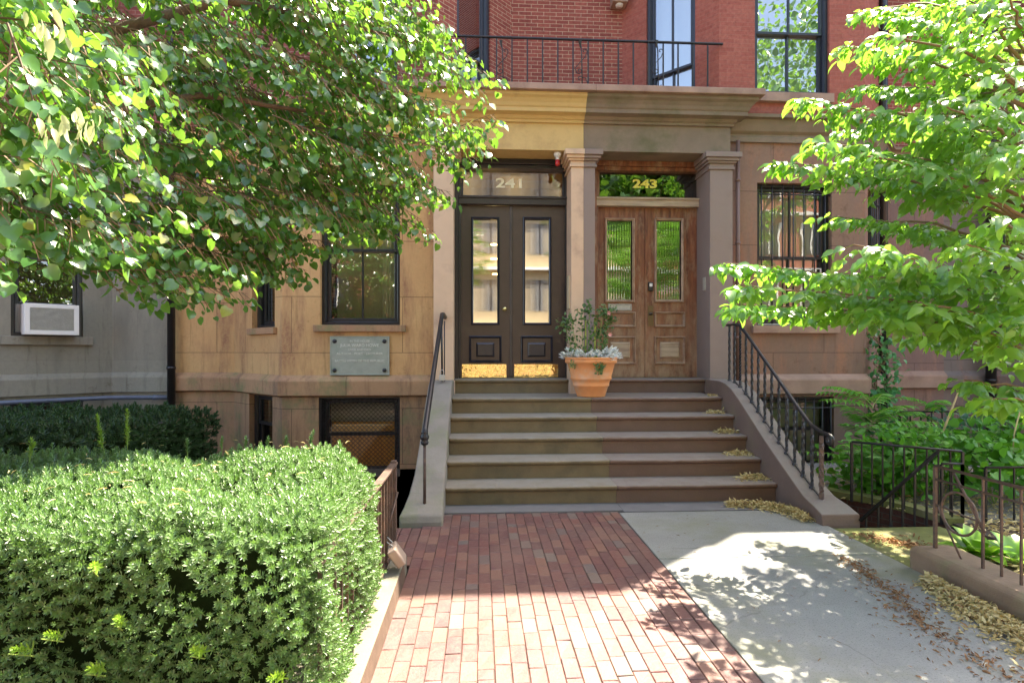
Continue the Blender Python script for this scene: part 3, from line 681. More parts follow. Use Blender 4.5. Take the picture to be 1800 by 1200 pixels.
# --- doors
f = front(YD)
def Q(x0, x1, y0, y1, fr=None): return opening(fr or f, x0, x1, y0, y1)
def R4(q, s=0): return q[0]-s, q[1]+s, q[2]-s, q[3]+s
zd = zthr+.004
def text(body, size, mat, parent, px, py, fr, ext=.003, d=0.01, bold=.0, name='house_number', width=None, align='CENTER'):
    cu = bpy.data.curves.new(name, 'FONT'); cu.body = body; cu.size = size; cu.extrude = ext; cu.align_x = align; cu.align_y = 'CENTER'; cu.offset = bold
    tmp = bpy.data.objects.new(name, cu); COL.objects.link(tmp); bpy.context.view_layer.update()
    me = bpy.data.meshes.new_from_object(tmp.evaluated_get(bpy.context.evaluated_depsgraph_get()))
    COL.objects.unlink(tmp); bpy.data.objects.remove(tmp)
    co = np.empty(len(me.vertices)*3); me.vertices.foreach_get('co', co); co = co.reshape(-1, 3)
    if width: co[:, 0] *= width/max(1e-6, np.ptp(co[:, 0]))
    u, z = fr.U(px), fr.Z(px, py); base = np.array(fr.p(u, d, z))
    U = np.array([fr.u.x, fr.u.y, 0]); Nn = np.array([fr.n.x, fr.n.y, 0])
    out = base+co[:, :1]*U+co[:, 1:2]*np.array([0, 0, 1.])+co[:, 2:3]*Nn
    me.vertices.foreach_set('co', out.ravel()); me.materials.clear(); me.materials.append(mat); me.update()
    o = bpy.data.objects.new(name, me); COL.objects.link(o)
    if parent: attach(o, parent)
    return o
# door frame 241
def doorframe(hse, ox0, ox1, mat, top_trim, bar_mat, tq, barq):
    u0, u1 = ox0, ox1; m = MB(); zt = z_soff
    for (a, b, d0, d1) in ((u0, u0+.045, -.1, .12), (u0+.045, u0+.075, -.1, .06), (u1-.045, u1, -.1, .12), (u1-.075, u1-.045, -.1, .06)):
        m.fbox(f, a, b, d0, d1, zthr, zt-.001)
    m.fbox(f, u0+.046, u1-.046, -.1, .115, zt-.07, zt-.002); m.fbox(f, u0+.046, u1-.046, -.1, .085, zt-.12, zt-.0705); m.fbox(f, u0+.076, u1-.076, -.1, .05, tq[3]-.001, zt-.1205)
    m.build('door_frame', mat, hse, bevel=.004)
    m = MB(); m.fbox(f, u0+.046, u1-.046, -.06, .075, barq[2], barq[3]); m.fbox(f, u0+.04, u1-.04, -.06, .095, barq[3]-.02, barq[3]+.006)
    m.build('transom_bar', bar_mat, hse, bevel=.005)
    m = MB(); m.ring(f, u0+.076, u1-.076, barq[3]+.006, tq[3]+.0, [(0, -.05), (0, .02), (.02, .02), (.03, 0), (.03, -.05)])
    return m.build('transom_window', mat, hse)
d1a, d1b = X(800, YD), X(1003, YD)
tq = Q(812, 985, 292, 349); bq = Q(812, 985, 349, 362)
tw = doorframe(H1, d1a, d1b, BLACK, 0, BLACK, tq, bq)
MB().add([f.p(d1a+.1, -.01, bq[3]), f.p(d1b-.1, -.01, bq[3]), f.p(d1b-.1, -.01, tq[3]), f.p(d1a+.1, -.01, tq[3])], [(0, 1, 2, 3)]).build('pane', G_TRANS1, tw)
text('241', .17, NUMCREAM, tw, 897, 323, f, ext=.002, d=.0, bold=.004, width=.34)
def leaf(hse, u0, u1, z0, z1, glassq, panels, mat, mould, gmat, mould_in=None):
    m = MB(); holes = [glassq]
    m.wall(f, u0, u1, z0, z1, holes, reveal=.05)
    for (a, b) in ((u0, u0), (u1, u1)): m.fbox(f, a-.0015, a+.0015, -.05, -.001, z0, z1)
    d = m.build('door', mat, hse)
    w = .032
    mm = MB(); a, b, c, e = glassq
    mm.ring(f, a-w, b+w, c-w, e+w, [(0, 0.0005), (.003, .026), (.012, .03), (.022, .018), (w, .012), (w, -.03)])
    for q in panels:
        a, b, c, e = q['o']; big = q.get('raise')
        mm.ring(f, a, b, c, e, [(0, .0005), (.003, .024), (.012, .028), (.022, .014), (.032, -.004+.006)])
    mm.build('moulding', mould, d)
    if any(q.get('raise') for q in panels):
        mm = MB()
        for q in panels:
            if q.get('raise'):
                a, b, c, e = q['raise']; mm.ring(f, a, b, c, e, [(0, .001), (.002, .012), (.022, .026), (.023, .02)], fill=False)
                mm.ring(f, a, b, c, e, [(.023, .02), (.026, .02)], fill=True)
        mm.build('raised_panel', mould_in or mould, d)
    a, b, c, e = glassq
    MB().add([f.p(a, -.02, c), f.p(b, -.02, c), f.p(b, -.02, e), f.p(a, -.02, e)], [(0, 1, 2, 3)]).build('pane', gmat, d)
    return d
zt1 = bq[2]-.002; mid1 = X(898.5, YD)
dl = leaf(H1, d1a+.077, mid1-.003, zd, zt1, Q(832, 874, 386, 567), [dict(o=Q(824, 882, 590, 637), **{'raise': Q(837, 869, 602, 627)})], CHOC, DOORBLK, G_DOOR1)
dr = leaf(H1, mid1+.003, d1b-.077, zd, zt1, Q(923, 965, 386, 567), [dict(o=Q(915, 972, 590, 637), **{'raise': Q(927, 959, 602, 627)})], CHOC, DOORBLK, G_DOOR1)
MB().fbox(f, mid1-.018, mid1+.018, .001, .016, zd, zt1).build('astragal', DOORBLK, dl, bevel=.004)
for d, x0, x1 in ((dl, 812, 890), (dr, 904, 981)):
    a, b, c, e = Q(x0, x1, 640, 663); MB().fbox(f, a, b, .001, .006, zd+.004, e).build('kick_plate', BRASS, d)
kc = f.U(887), f.Z(887, 543)
def knob(parent, u, z, mat, r=.033):
    m = MB(); n = 20; prof = [(r, .0), (r*1.0, .005), (r*.75, .010), (r*.35, .012), (r*.33, .035), (r*.75, .045), (r*.85, .06), (r*.6, .075), (0, .078)]
    b = len(m.v)
    for (rr, dd) in prof: m.v += [f.p(u+rr*math.cos(2*math.pi*k/n), dd, z+rr*math.sin(2*math.pi*k/n)) for k in range(n)]
    for i in range(len(prof)-1):
        for k in range(n): k2 = (k+1) % n; m.f.append((b+i*n+k, b+i*n+k2, b+(i+1)*n+k2, b+(i+1)*n+k)); m.sm.append(True)
    return m.build('door_knob', mat, parent)
knob(dl, kc[0], kc[1], BRASS)
a, b, c, e = opening(front(6.95), 999, 1005, 484, 543)
MB().box(X(1003, 6.95)-.028, X(1003, 6.95)-.001, 6.93, 7.10, c, e).build('intercom_box', CREAM, H1, bevel=.005)
# interior hall behind 241
m = MB(); a, b = d1a, d1b
m.add([(a-.3, YD+.12, zthr-.02), (b+.3, YD+.12, zthr-.02), (b+.3, 8.85, zthr-.02), (a-.3, 8.85, zthr-.02), (a-.3, YD+.12, z_soff+.1), (b+.3, YD+.12, z_soff+.1), (b+.3, 8.85, z_soff+.1), (a-.3, 8.85, z_soff+.1)],
      [(0, 1, 2, 3), (4, 5, 6, 7), (2, 3, 7, 6), (0, 3, 7, 4), (1, 2, 6, 5)])
m.build('hall', WARM, H1)
LAMPM = emit('warm lamp', (1, .8, .4), 6)
for px, py in ((868, 430), (868, 455), (871, 482)):
    p = at(px, py, 8.55); MB().lathe((p.x, p.y, p.z), [(0, .01), (.05, .01), (.05, -.005), (0, -.008)], 12).build('ceiling_lamp', LAMPM, H1)
HALLGLOW = None
# door 243
d2a, d2b = X(1040, YD), X(1240, YD); tq2 = Q(1050, 1213, 297, 350); bq2 = Q(1047, 1225, 351, 365)
tw2 = doorframe(H2, d2a, d2b, WOOD, 0, WOODGREY, tq2, bq2)
MB().add([f.p(d2a+.1, -.01, bq2[3]), f.p(d2b-.1, -.01, bq2[3]), f.p(d2b-.1, -.01, tq2[3]), f.p(d2a+.1, -.01, tq2[3])], [(0, 1, 2, 3)]).build('pane', G_TRANS2, tw2)
text('243', .15, NUMGOLD, tw2, 1134, 324, f, ext=.002, d=.0, bold=.006, width=.33)
zt2 = bq2[2]-.002; mid2 = X(1135, YD)
el = leaf(H2, d2a+.077, mid2-.003, zd, zt2, Q(1067, 1111, 388, 527), [dict(o=Q(1062, 1117, 548, 575)), dict(o=Q(1062, 1117, 591, 640), **{'raise': Q(1072, 1107, 601, 629)})], WOOD, WOODM, G_DOOR2, WOODGREY)
er = leaf(H2, mid2+.003, d2b-.077, zd, zt2, Q(1154, 1197, 388, 527), [dict(o=Q(1150, 1204, 548, 575)), dict(o=Q(1150, 1204, 591, 640), **{'raise': Q(1160, 1194, 601, 629)})], WOOD, WOODM, G_DOOR2, WOODGREY)
MB().fbox(f, mid2-.014, mid2+.012, .001, .012, zd, zt2).build('astragal', WOOD, el, bevel=.003)
a, b, c, e = Q(1069, 1110, 534, 546); MB().fbox(f, a, b, .001, .008, c, e).ring(f, a, b, c, e, [(.006, .0082), (.010, .014), (.014, .014), (.018, .0085)]).build('mail_slot', ALU, el)
a, b, c, e = Q(1139, 1148, 537, 573); MB().fbox(f, a, b, .001, .007, c, e).build('lock_plate', simple('dull bronze', (.16, .12, .07), .4, .1, 9, .1, metal=.8), er)
knob(er, f.U(1143), f.Z(1143, 552), simple('dark bronze', (.12, .10, .07), .3, .1, 9, 0, metal=1), .022)
a, b, c, e = Q(1138.5, 1147.5, 496, 512); MB().fbox(f, a, b, .001, .03, c, e).build('keypad_lock', IRON, er, bevel=.012)
a, b, c, e = Q(1140.5, 1145.5, 498.5, 504); MB().fbox(f, a, b, .031, .034, c, e).build('keypad', WHITE, er)
fi = front(6.97); q = X(1247, 6.97)
MB().box(q-.045, q-.001, 7.0, 7.08, Zp(510, 1240, 7), Zp(487, 1240, 7)).build('intercom_box', simple('grey intercom', (.35, .34, .28), .5, .1, 30, .2), H2, bevel=.006)
MB().box(d2b-.06, d2b+.01, YD-.14, YD-.121, zthr, zthr+.09).build('frame_block', simple('bare wood block', (.5, .38, .28), .8, .1, 9, .2), H2)

# --- downpipes and wall pipes
def pipe(name, pts, r, mat, label, parent=None):
    o = MB().tube(pts, r, 14).build(name, mat, parent); return o
def downpipe(x, y, z0, z1, r, mat, label, brackets=()):
    t = thing('downpipe', (x, y, z0), label, 'pipe', 'downpipes on the facades')
    MB().tube([(x, y, z0), (x, y, z1)], r, 14).build('pipe', mat, t)
    for z in brackets:
        MB().lathe((x, y, z), [(r, -.02), (r+.008, -.018), (r+.008, .018), (r, .02)], 14).build('bracket', mat, t)
    return t
downpipe(X(301, 7.9), 7.9, ZB*.3, 10.2, .05, BLACK, 'black downpipe between the grey house and the tan house', (1.2, 2.4, 3.9))
downpipe(X(1297, 6.93), 6.93, 1.05, 4.1, .026, simple('brown pipe', (.17, .10, .08), .5, .1, 9, .1), 'thin brown pipe beside the pillar right of the wooden door', (1.6, 2.8, 3.6))
downpipe(X(1553, 7.72), 7.72, -.05, 10.2, .055, BLACK, 'black downpipe behind the climbing vine', (1.1, 2.5, 5.2))
downpipe(X(1742, 7.85), 7.85, -.05, 10.2, .065, BLACK, 'fat black downpipe on the wall behind the right tree', (1.0, 1.7, 4.6))
t = thing('wall_pipe', at(150, 704, 7.0), 'blue grey pipe running level along the foot of the grey house', 'pipe')
MB().tube([(xK-1.35, YB-.06, .80), (xK-1.0, YB-.06, .80), (xK+.05, YR-.12, .80), (XA+.02, YR-.10, .80)], .028, 12).build('pipe', STEELB, t)
MB().lathe((XA-.2, YR-.1, .8), [(.028, -.03), (.045, -.03), (.045, .03), (.028, .03)], 12).build('collar', STEELB, t)

# --- balcony railing
t = thing('balcony_railing', (1.2, 6.97, 4.6), 'black iron railing with scrolls standing on the ledge above the doors', 'railing')
YL = 6.96; zr = Zp(70, 1000, YL); x0b, x1b = X(745, YL), G[0]+.03
MB().box(x0b, x1b, YL-.018, YL+.018, zr-.008, zr+.012).build('top_rail', IRON, t, bevel=.004)
xs = X(900, YL); sp = (X(1266-26.4*0, YL)-X(900, YL))/13.85; k = -5
while xs+k*sp < x1b-.03:
    x = xs+k*sp
    if x > x0b: MB().box(x-.008, x+.008, YL-.008, YL+.008, 4.6, zr-.009).build('baluster', IRON, t)
    k += 1
def spiral(cx, cz, r0, r1, a0, a1, y, n=22):
    return [(cx+(r0+(r1-r0)*i/n)*math.cos(a0+(a1-a0)*i/n), y, cz+(r0+(r1-r0)*i/n)*math.sin(a0+(a1-a0)*i/n)) for i in range(n+1)]
def scroll(px):
    c = X(px, YL); zz = lambda py: Zp(py, px, YL); w = .065; m = MB()
    pts = spiral(c+.045, zz(90), .008, .04, 4.5, -1.0+0, YL)+[(c+.055, YL, zz(100)), (c-.01, YL, zz(110)), (c-.075, YL, zz(121)), (c-.05, YL, zz(129))]+spiral(c-.018, zz(125), .035, .008, -2.0, 4.5, YL)
    m.tube(pts, .0055, 5)
    pts = spiral(c-.012, zz(139), .008, .04, 5.0, .4, YL)+[(c+.06, YL, zz(137)), (c+.085, YL, zz(146))]+spiral(c+.06, zz(150), .025, .008, .5, -4, YL)
    m.tube(pts, .0055, 5)
    m.tube([(c-.005, YL, zz(72)), (c+.01, YL, zz(90)), (c+.02, YL, 4.6)], .008, 5)
    m.tube([(c-.01, YL, zz(72)), (c-.005, YL, zz(84))], [.028, .008], 4)
    m.build('scroll', IRON, t)
for px in (882, 1021, 1155): scroll(px)

# --- plaque
t = thing('plaque', (X(633, YB), YB, 1.3), 'grey green metal memorial plaque screwed to the tan wall under the window', 'plaque')
f = front(YB); a, b, c, e = Q(581, 685, 591, 659)
MB().fbox(f, a, b, 0.002, .022, c, e).ring(f, a, b, c, e, [(0, .0225), (.0, .028), (.012, .028), (.014, .0225)]).build('plate', BRONZE, t, bevel=.003)
for u, z in ((a+.055, c+.06), (b-.06, c+.06), (a+.055, e-.06), (b-.06, e-.06)):
    m = MB(); n = 12; prof = [(.026, .022), (.026, .032), (.016, .042), (0, .045)]
    for (rr, dd) in prof: m.v += [f.p(u+rr*math.cos(2*math.pi*k/n), dd, z+rr*math.sin(2*math.pi*k/n)) for k in range(n)]
    for i in range(3):
        for k in range(n): m.f.append((i*n+k, i*n+(k+1) % n, (i+1)*n+(k+1) % n, (i+1)*n+k)); m.sm.append(True)
    m.build('screw', IRON, t)
for s, py, sz, wd in (('IN THIS HOUSE', 599.5, .036, .24), ('JULIA WARD HOWE', 607, .05, .47), ('LIVED AND DIED', 614.5, .034, .27), ('AUTHOR · POET · LECTURER', 621.5, .036, .56), ('BATTLE HYMN OF THE REPUBLIC', 634, .036, .60)):
    text(s, sz, BRONZE_HI, t, 633, py, f, ext=.002, d=.0235, name='lettering', width=wd)

# --- air conditioner in the grey house window
f = fLK; a, b, c, e = opening(f, 38, 133, 536, 589)
t = thing('air_conditioner', f.p((a+b)/2, .1, c), 'white window air conditioner in the far left window', 'air conditioner')
MB().fbox(f, a, b, -.25, .20, c, e).build('case', WHITE, t, bevel=.01)
MB().ring(f, a, b, c, e, [(.0, .201), (.004, .215), (.05, .215), (.056, .203)]).build('bezel', WHITE, t)
MB().fbox(f, a+.054, b-.054, .2012, .2022, c+.054, e-.054).build('grille_shade', simple('dark grille gap', (.09, .09, .085), .7, .1, 5, 0), t)
m = MB(); n = 20
for i in range(n): z = c+.06+(e-c-.12)*i/(n-1); m.fbox(f, a+.055, b-.055, .2023, .209, z-.0042, z+.0042)
m.build('louvre', ALU, t)
MB().fbox(f, oG[0]+.05, a-.002, -.09, -.08, c, e).build('side_panel', simple('grey accordion panel', (.22, .2, .18), .6, .2, 5, .3, stretch=(30, 30, 1)), t)

# ------------------------------------------------------------------ stoop
def worn(prof, x0, x1, seed):
    m = MB(); n = int((x1-x0)/.025); k = len(prof); rs = random.Random(seed*17+int(x0*10)); ph = [rs.uniform(0, 6) for _ in range(6)]
    chips = [(rs.uniform(x0, x1), rs.uniform(.012, .04), rs.uniform(.004, .012)) for _ in range(7)]
    for i in range(n+1):
        x = x0+(x1-x0)*i/n; w = .0022*math.sin(x*7+ph[0])+.0016*math.sin(x*19+ph[1])+.0012*math.sin(x*43+ph[2])
        ch = sum(d*max(0, 1-abs(x-c)/r_) for c, r_, d in chips)
        sag = .004*math.sin(math.pi*(x-x0)/(x1-x0))
        for j, (y, z) in enumerate(prof):
            nose = 1 if 2 <= j <= k-4 else 0
            top = 1 if z > prof[-2][1]-.012 else 0
            m.v.append((x, y+nose*(w+ch), z-nose*(abs(w)*.6)-(sag+ch*.5)*(top if j < k-2 else 0)))
    for i in range(n):
        for j in range(k): j2 = (j+1) % k; m.f.append((i*k+j, i*k+j2, (i+1)*k+j2, (i+1)*k+j)); m.sm.append(2 <= j <= k-5)
    m.f += [tuple(range(k))[::-1], tuple(n*k+j for j in range(k))]; m.sm += [False]*2
    return m
def stoop(name, label, x0, x1, mat, thr):
    t = thing(name, ((x0+x1)/2, 5.15, 0), label, 'steps', 'stone steps up to the two doors')
    for k in range(5):
        y = 5.15+.3*k; z = .18*(k+1); yb = y+.30 if k < 4 else 7.0
        prof = [(y+.035, z-.179), (y+.035, z-.055), (y+.022, z-.046), (y+.006, z-.04), (y, z-.03), (y-.003, z-.019), (y, z-.008), (y+.008, z-.001), (y+.02, z), (yb+.034, z+.003), (yb+.034, z-.179)]
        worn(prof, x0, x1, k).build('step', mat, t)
    y = 7.0-.03; z = zthr; prof = [(y+.03, .905), (y+.03, z-.05), (y+.012, z-.042), (y, z-.03), (y-.002, z-.015), (y+.006, z-.003), (y+.02, z), (YD+.1, z+.001), (YD+.1, .905)]
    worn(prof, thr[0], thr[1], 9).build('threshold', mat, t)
    return t
SX0, SX1 = -.33, 2.80
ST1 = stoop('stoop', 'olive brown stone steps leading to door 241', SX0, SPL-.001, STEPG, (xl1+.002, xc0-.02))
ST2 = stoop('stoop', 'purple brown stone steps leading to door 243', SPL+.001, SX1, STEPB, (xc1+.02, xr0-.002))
MB().box(SX0, SPL-.001, 4.935, 5.184, -.029, .012).build('base_slab', SLATE, ST1, bevel=.004)
MB().box(SPL+.001, SX1-.3, 4.905, 5.184, -.029, .010).build('base_slab', SLATE, ST2, bevel=.004)
def cheek(parent, xi, xo, pts, mat):
    n = len(pts); m = MB(); sgn = 1 if xo > xi else -1
    # main body plus a flare of the foot
    vs = []; 
    for (y, z, fl) in pts: vs.append((xi-sgn*fl*.25, y, z)); vs.append((xo+sgn*fl, y, z))
    base = [(xi-sgn*pts[0][2]*.25, pts[0][0], ZB), (xo+sgn*pts[0][2], pts[0][0], ZB)]
    for (y, z, fl) in pts:
        pass
    V = []; 
    for (y, z, fl) in pts: V += [(xi-sgn*fl*.25, y, z), (xo+sgn*fl, y, z), (xi-sgn*fl*.25, y, -.6), (xo+sgn*fl, y, -.6)]
    Fs = []
    for i in range(n-1):
        a, b = 4*i, 4*i+4; Fs += [(a, a+1, b+1, b), (a, b, b+2, a+2), (a+1, a+3, b+3, b+1)]
    Fs += [(0, 2, 3, 1), (4*n-4, 4*n-3, 4*n-1, 4*n-2)]
    m.add(V, Fs); return m.build('cheek_wall', mat, parent, bevel=.03, seg=4)
cheek(ST1, SX0-.001, -.60, [(4.60, .03, .07), (4.62, .09, .07), (4.75, .13, .05), (4.92, .19, .03), (5.15, .31, .01), (5.6, .60, 0), (6.1, .90, 0), (6.35, 1.03, 0), (6.5, 1.08, 0), (6.86, 1.08, 0)], CHEEKG)
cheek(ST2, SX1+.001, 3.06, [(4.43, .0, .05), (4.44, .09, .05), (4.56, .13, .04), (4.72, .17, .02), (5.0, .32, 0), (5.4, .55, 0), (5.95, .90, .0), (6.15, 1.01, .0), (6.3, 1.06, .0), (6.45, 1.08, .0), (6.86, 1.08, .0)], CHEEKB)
# left hand rail
t = thing('handrail', (-.46, 4.75, .1), 'dark painted pipe handrail on the grey cheek wall left of the steps', 'handrail')
xh = -.46
p0 = Vector((xh, 6.55, 1.86)); p1 = Vector((xh-.02, 4.78, .72))
MB().tube([(xh+.02, 6.86, 1.84), (xh+.01, 6.7, 1.87), (xh, 6.6, 1.86), (xh, 6.5, 1.80), p1+Vector((0, .05, .04)), p1], .024, 12).build('rail', IRON, t)
MB().lathe(p1-Vector((0, 0, .06)), [(.012, -.03), (.03, -.02), (.034, 0), (.026, .012), (.036, .03), (.038, .05), (.028, .062), (.03, .08)], 14).build('collar', IRON, t)
MB().tube([p1-Vector((0, 0, .06)), (xh-.02, 4.78, .13)], .013, 10).build('post', RUST, t)
MB().tube([(xh+.0, 6.5, 1.8), (xh+.01, 6.5, 1.08)], .011, 8).tube([(xh+.035, 6.5, 1.78), (xh+.035, 6.5, 1.08)], .007, 8).build('post', IRON, t)
tp = thing('padlock', (xh+.01, 6.42, 1.12), 'small steel padlock hanging at the foot of the left handrail post', 'padlock')
MB().box(xh-.02, xh+.045, 6.42, 6.46, 1.09, 1.16).build('body', ALU, tp, bevel=.008)
MB().tube([(xh-.008, 6.44, 1.15), (xh-.008, 6.44, 1.2), (xh+.012, 6.44, 1.22), (xh+.032, 6.44, 1.2), (xh+.032, 6.44, 1.15)], .005, 6).build('shackle', ALU, tp)
# right hand railing with twisted balusters
t = thing('stair_railing', (2.92, 4.67, .1), 'black iron stair railing with twisted bars right of the steps', 'railing')
xr = 2.93
def rail_z(y):
    if y > 6.2: return 1.74
    return 1.74+(y-6.2)*(1.74-.72)/(6.2-4.75)
pts = [(xr-.0, 6.52, 1.74), (xr, 6.3, 1.74), (xr, 6.2, 1.725)]+[(xr, y, rail_z(y)-.005) for y in (6.0, 5.6, 5.2, 4.95)]+[(xr, 4.82, .775), (xr, 4.68, .735), (xr, 4.58, .725)]
rr = [(xr, 4.56+.0-.045*math.sin(a)*(1-.07*a), .68+.045*math.cos(a)*(1-.1*a)) for a in [i*.5 for i in range(1, 13)]]
MB().tube(pts+rr, .0175, 10, squash=.8).build('top_rail', IRON, t)
def cheek_z(y):
    P = [(4.44, .09), (4.56, .13), (4.72, .17), (5.0, .32), (5.4, .55), (5.95, .90), (6.15, 1.01), (6.3, 1.06), (6.45, 1.08), (7, 1.08)]
    for (a, b), (c, d) in zip(P, P[1:]):
        if a <= y <= c: return b+(d-b)*(y-a)/(c-a)
    return .1
nb = 14
for i in range(nb):
    y = 4.67+(6.46-4.67)*i/(nb-1); r = .011 if i else .016
    m = MB(); m.twist(xr, y, cheek_z(y)-.01, rail_z(y)-.01 if i else .70, r, 5)
    if i: m.lathe((xr, y, cheek_z(y)), [(.026, -.01), (.026, .008), (.014, .02)], 8)
    m.build('baluster', RUST if i == 0 else IRON, t)
MB().tube([(xr, 4.7, cheek_z(4.7)+.012), (xr, 5.0, cheek_z(5.0)+.012), (xr, 5.95, .912), (xr, 6.3, 1.07)], .009, 4).build('bottom_rail', IRON, t)

# ------------------------------------------------------------------ left kerb and fence
MB().box(-.80, -.487, 1.0, 3.70, -.028, .10).build('kerb', KERBG, bevel=.008, kind='structure')
MB().prism([(-.4868, -.01), (-.475, -.01), (-.4868, .095)], 1.0, 3.55, axis='y').build('kerb_edge', RUSTEDGE, kind='structure')
def picket_fence(t, x, ys, z0, z1, mat, top='flat', r=.007):
    for y in ys: MB().box(x-r, x+r, y-r, y+r, z0, z1-.008).build('picket', mat, t)
t = thing('low_fence', (-.60, 3.72, .1), 'rusty brown low iron fence on the kerb beside the yew hedge', 'fence')
xf = -.58
MB().box(xf-.024, xf+.024, 2.0, 3.78, .675, .69).build('top_rail', RUST, t, bevel=.003)
MB().box(xf-.018, xf+.018, 3.73, 3.77, .09, .705).build('post', RUST, t, bevel=.003)
ys = np.arange(3.65, 2.0, -.1); picket_fence(t, xf, ys, .135, .675, RUST)
MB().box(xf-.012, xf+.012, 2.0, 3.73, .125, .14).build('bottom_rail', RUST, t)
for y in (2.2, 3.0): MB().box(xf-.009, xf+.009, y-.009, y+.009, .098, .13).build('foot', RUST, t)
MB().tube([(xf+.03, 3.73, .5), (xf-.0, 3.55, .33)], .006, 6).build('brace', RUST, t)
t = thing('hanging_box', gp(690, 1010, .1), 'brown metal box tied to the end of the low rusty fence', 'box')
bc = Vector((-.51, 3.42, .2)); M3 = Matrix.Rotation(rad(-32), 3, 'Y') @ Matrix.Rotation(rad(14), 3, 'X')
m = MB(); m.box(-.03, .03, -.055, .055, -.062, .062); m.v = [tuple(bc+M3 @ Vector(v)) for v in m.v]; m.build('case', simple('brown enamelled box', (.36, .28, .22), .3, .1, 9, .05), t, bevel=.012, seg=3)
MB().tube([bc+Vector((-.02, .02, .055)), (xf, 3.5, .28)], .004, 6).tube([bc+Vector((-.02, -.02, .055)), (xf, 3.45, .27)], .004, 6).build('wire', ALU, t)
# retaining lip of the left light well
MB().box(-2.7, -.82, 3.84, 3.99, -.03, .08).build('well_kerb', KERBG, kind='structure')

# ------------------------------------------------------------------ right kerb, fence, light well
MB().prism([(2.83, -.03), (3.12, -.03), (3.12, .145), (2.87, .145), (2.83, .13)], 1.0, 3.56, axis='y').build('kerb_stone', KERBB, bevel=.02, seg=3, kind='structure')
def railfence(name, label, p0, p1, z0a, za, z0b, zb, sp, mat, posts=True, mid=None, circle=False, r=.0052):
    t = thing(name, (p0[0], p0[1], z0a), label, 'fence'); P0, P1 = Vector(p0), Vector(p1); L = (P1-P0).length; n = max(2, int(L/sp))
    MB().tube([(P0.x, P0.y, za), (P1.x, P1.y, zb)], .011, 6).build('top_rail', mat, t)
    if mid: MB().tube([(P0.x, P0.y, za-mid), (P1.x, P1.y, zb-mid)], .008, 6).build('mid_rail', mat, t)
    for i in range(n+1):
        q = P0+(P1-P0)*i/n; a = z0a+(z0b-z0a)*i/n; b = za+(zb-za)*i/n
        rr_ = .009 if (posts and i in (0, n)) else r
        if circle and 0 < i < 3: continue
        MB().box(q.x-rr_, q.x+rr_, q.y-rr_, q.y+rr_, a, b-.004).build('post' if (posts and i in (0, n)) else 'picket', mat, t)
    return t
tf = railfence('low_fence', 'rusty brown iron fence with a wheel motif on the brown kerb at right', (2.965, 3.50), (2.965, 1.4), .13, .68, .13, .68, .115, RUST, mid=.085, circle=True)
yc, zc, rc = 3.32, .42, .13
ring_pts = [(2.965, yc+rc*math.cos(a), zc+rc*math.sin(a)) for a in np.linspace(0, 2*math.pi, 25)]
MB().tube(ring_pts, .008, 6, caps=False).build('wheel', RUST, tf)
MB().tube([(2.965, 3.49, .43), (2.965, 3.15, .41)], .006, 5).tube([(2.965, 3.36, .67), (2.965, 3.14, .36)], .008, 5).tube([(2.965, 3.49, .43), (2.965, 3.30, .14)], .006, 5).tube([(2.965, 3.155, .60), (2.965, 3.155, .14)], .007, 5).build('spoke', RUST, tf)
# curved brick wall of the light well, with gravel bed behind it
def well_wall():
    path = [(3.06, 6.0), (3.12, 5.75), (3.35, 5.45), (3.62, 5.12), (3.78, 4.80), (3.84, 4.5), (3.84, 4.38)]
    m = MB(); m.sweep(path, [(0, -1.1), (0, -.02), (.0, -.001)], caps=False); m.build('well_wall', brickmat('sooty well brick', (.09, .04, .03), (.13, .055, .04), (.10, .085, .07)), None, kind='structure')
    m = MB(); m.sweep(path, [(-.12, -.03), (-.12, .06), (.02, .06), (.02, .0), (.0, -.0)]); m.build('well_coping', MOSS, None, kind='structure')
    poly = [(-99, 0)]
    vs = [(x, y, -.012) for x, y in path]+[(8.4, 4.38, -.012), (8.4, 6.99, -.012), (3.1, 6.99, -.012)]
    MB().add(vs, [tuple(range(len(vs)))]).build('gravel_bed', GRAVEL, kind='structure')
well_wall()
MB().box(3.12, 8.4, 1.0, 3.56, -.029, .02).box(3.86, 8.4, 3.5605, 4.38, -.029, .0195).build('planting_bed', SOIL, kind='structure')
railfence('area_railing', 'black iron railing round the basement area right of the steps', (X(1497, 4.95), 4.95), (3.98, 4.42), .05, .60, .05, .60, .075, IRON)
railfence('area_railing', 'black iron railing crossing the mossy slab beside the brown kerb', (3.80, 4.42), (3.98, 4.42), .0, .50, .0, .50, .09, IRON)
railfence('garden_fence', 'black iron fence at the back of the planting under the right tree', (4.2, 4.44), (6.2, 4.44), .0, .46, .0, .46, .12, IRON)
railfence('garden_fence', 'dark iron fence close under the brownstone wall behind the ferns', (4.9, 6.3), (7.9, 6.3), .0, .72, .0, .72, .13, IRON)
t = thing('area_handrail', (3.05, 4.42, -.2), 'black sloping handrail down the basement steps right of the stoop', 'handrail')
a_, b_ = at(1512, 915, 4.42), at(1650, 792, 4.42)
MB().tube([a_, b_], .014, 8).build('rail', simple('flat black iron', (.012, .011, .010), .8, .2, 20, .2, spec=.1), t)
for k in range(6):
    q = a_.lerp(b_, (k+.5)/6.5); MB().box(q.x-.006, q.x+.006, q.y-.006, q.y+.006, -.6, q.z).build('picket', IRON, t)
m = MB()
for k in range(5): m.box(3.07, 3.8, 4.43+.26*k, 4.43+.26*(k+1), -1.09, -.18-.18*k)
m.build('area_steps', CHEEKB, None, label='dark stone steps going down to the basement right of the stoop', cat='steps')
for o in []: pass

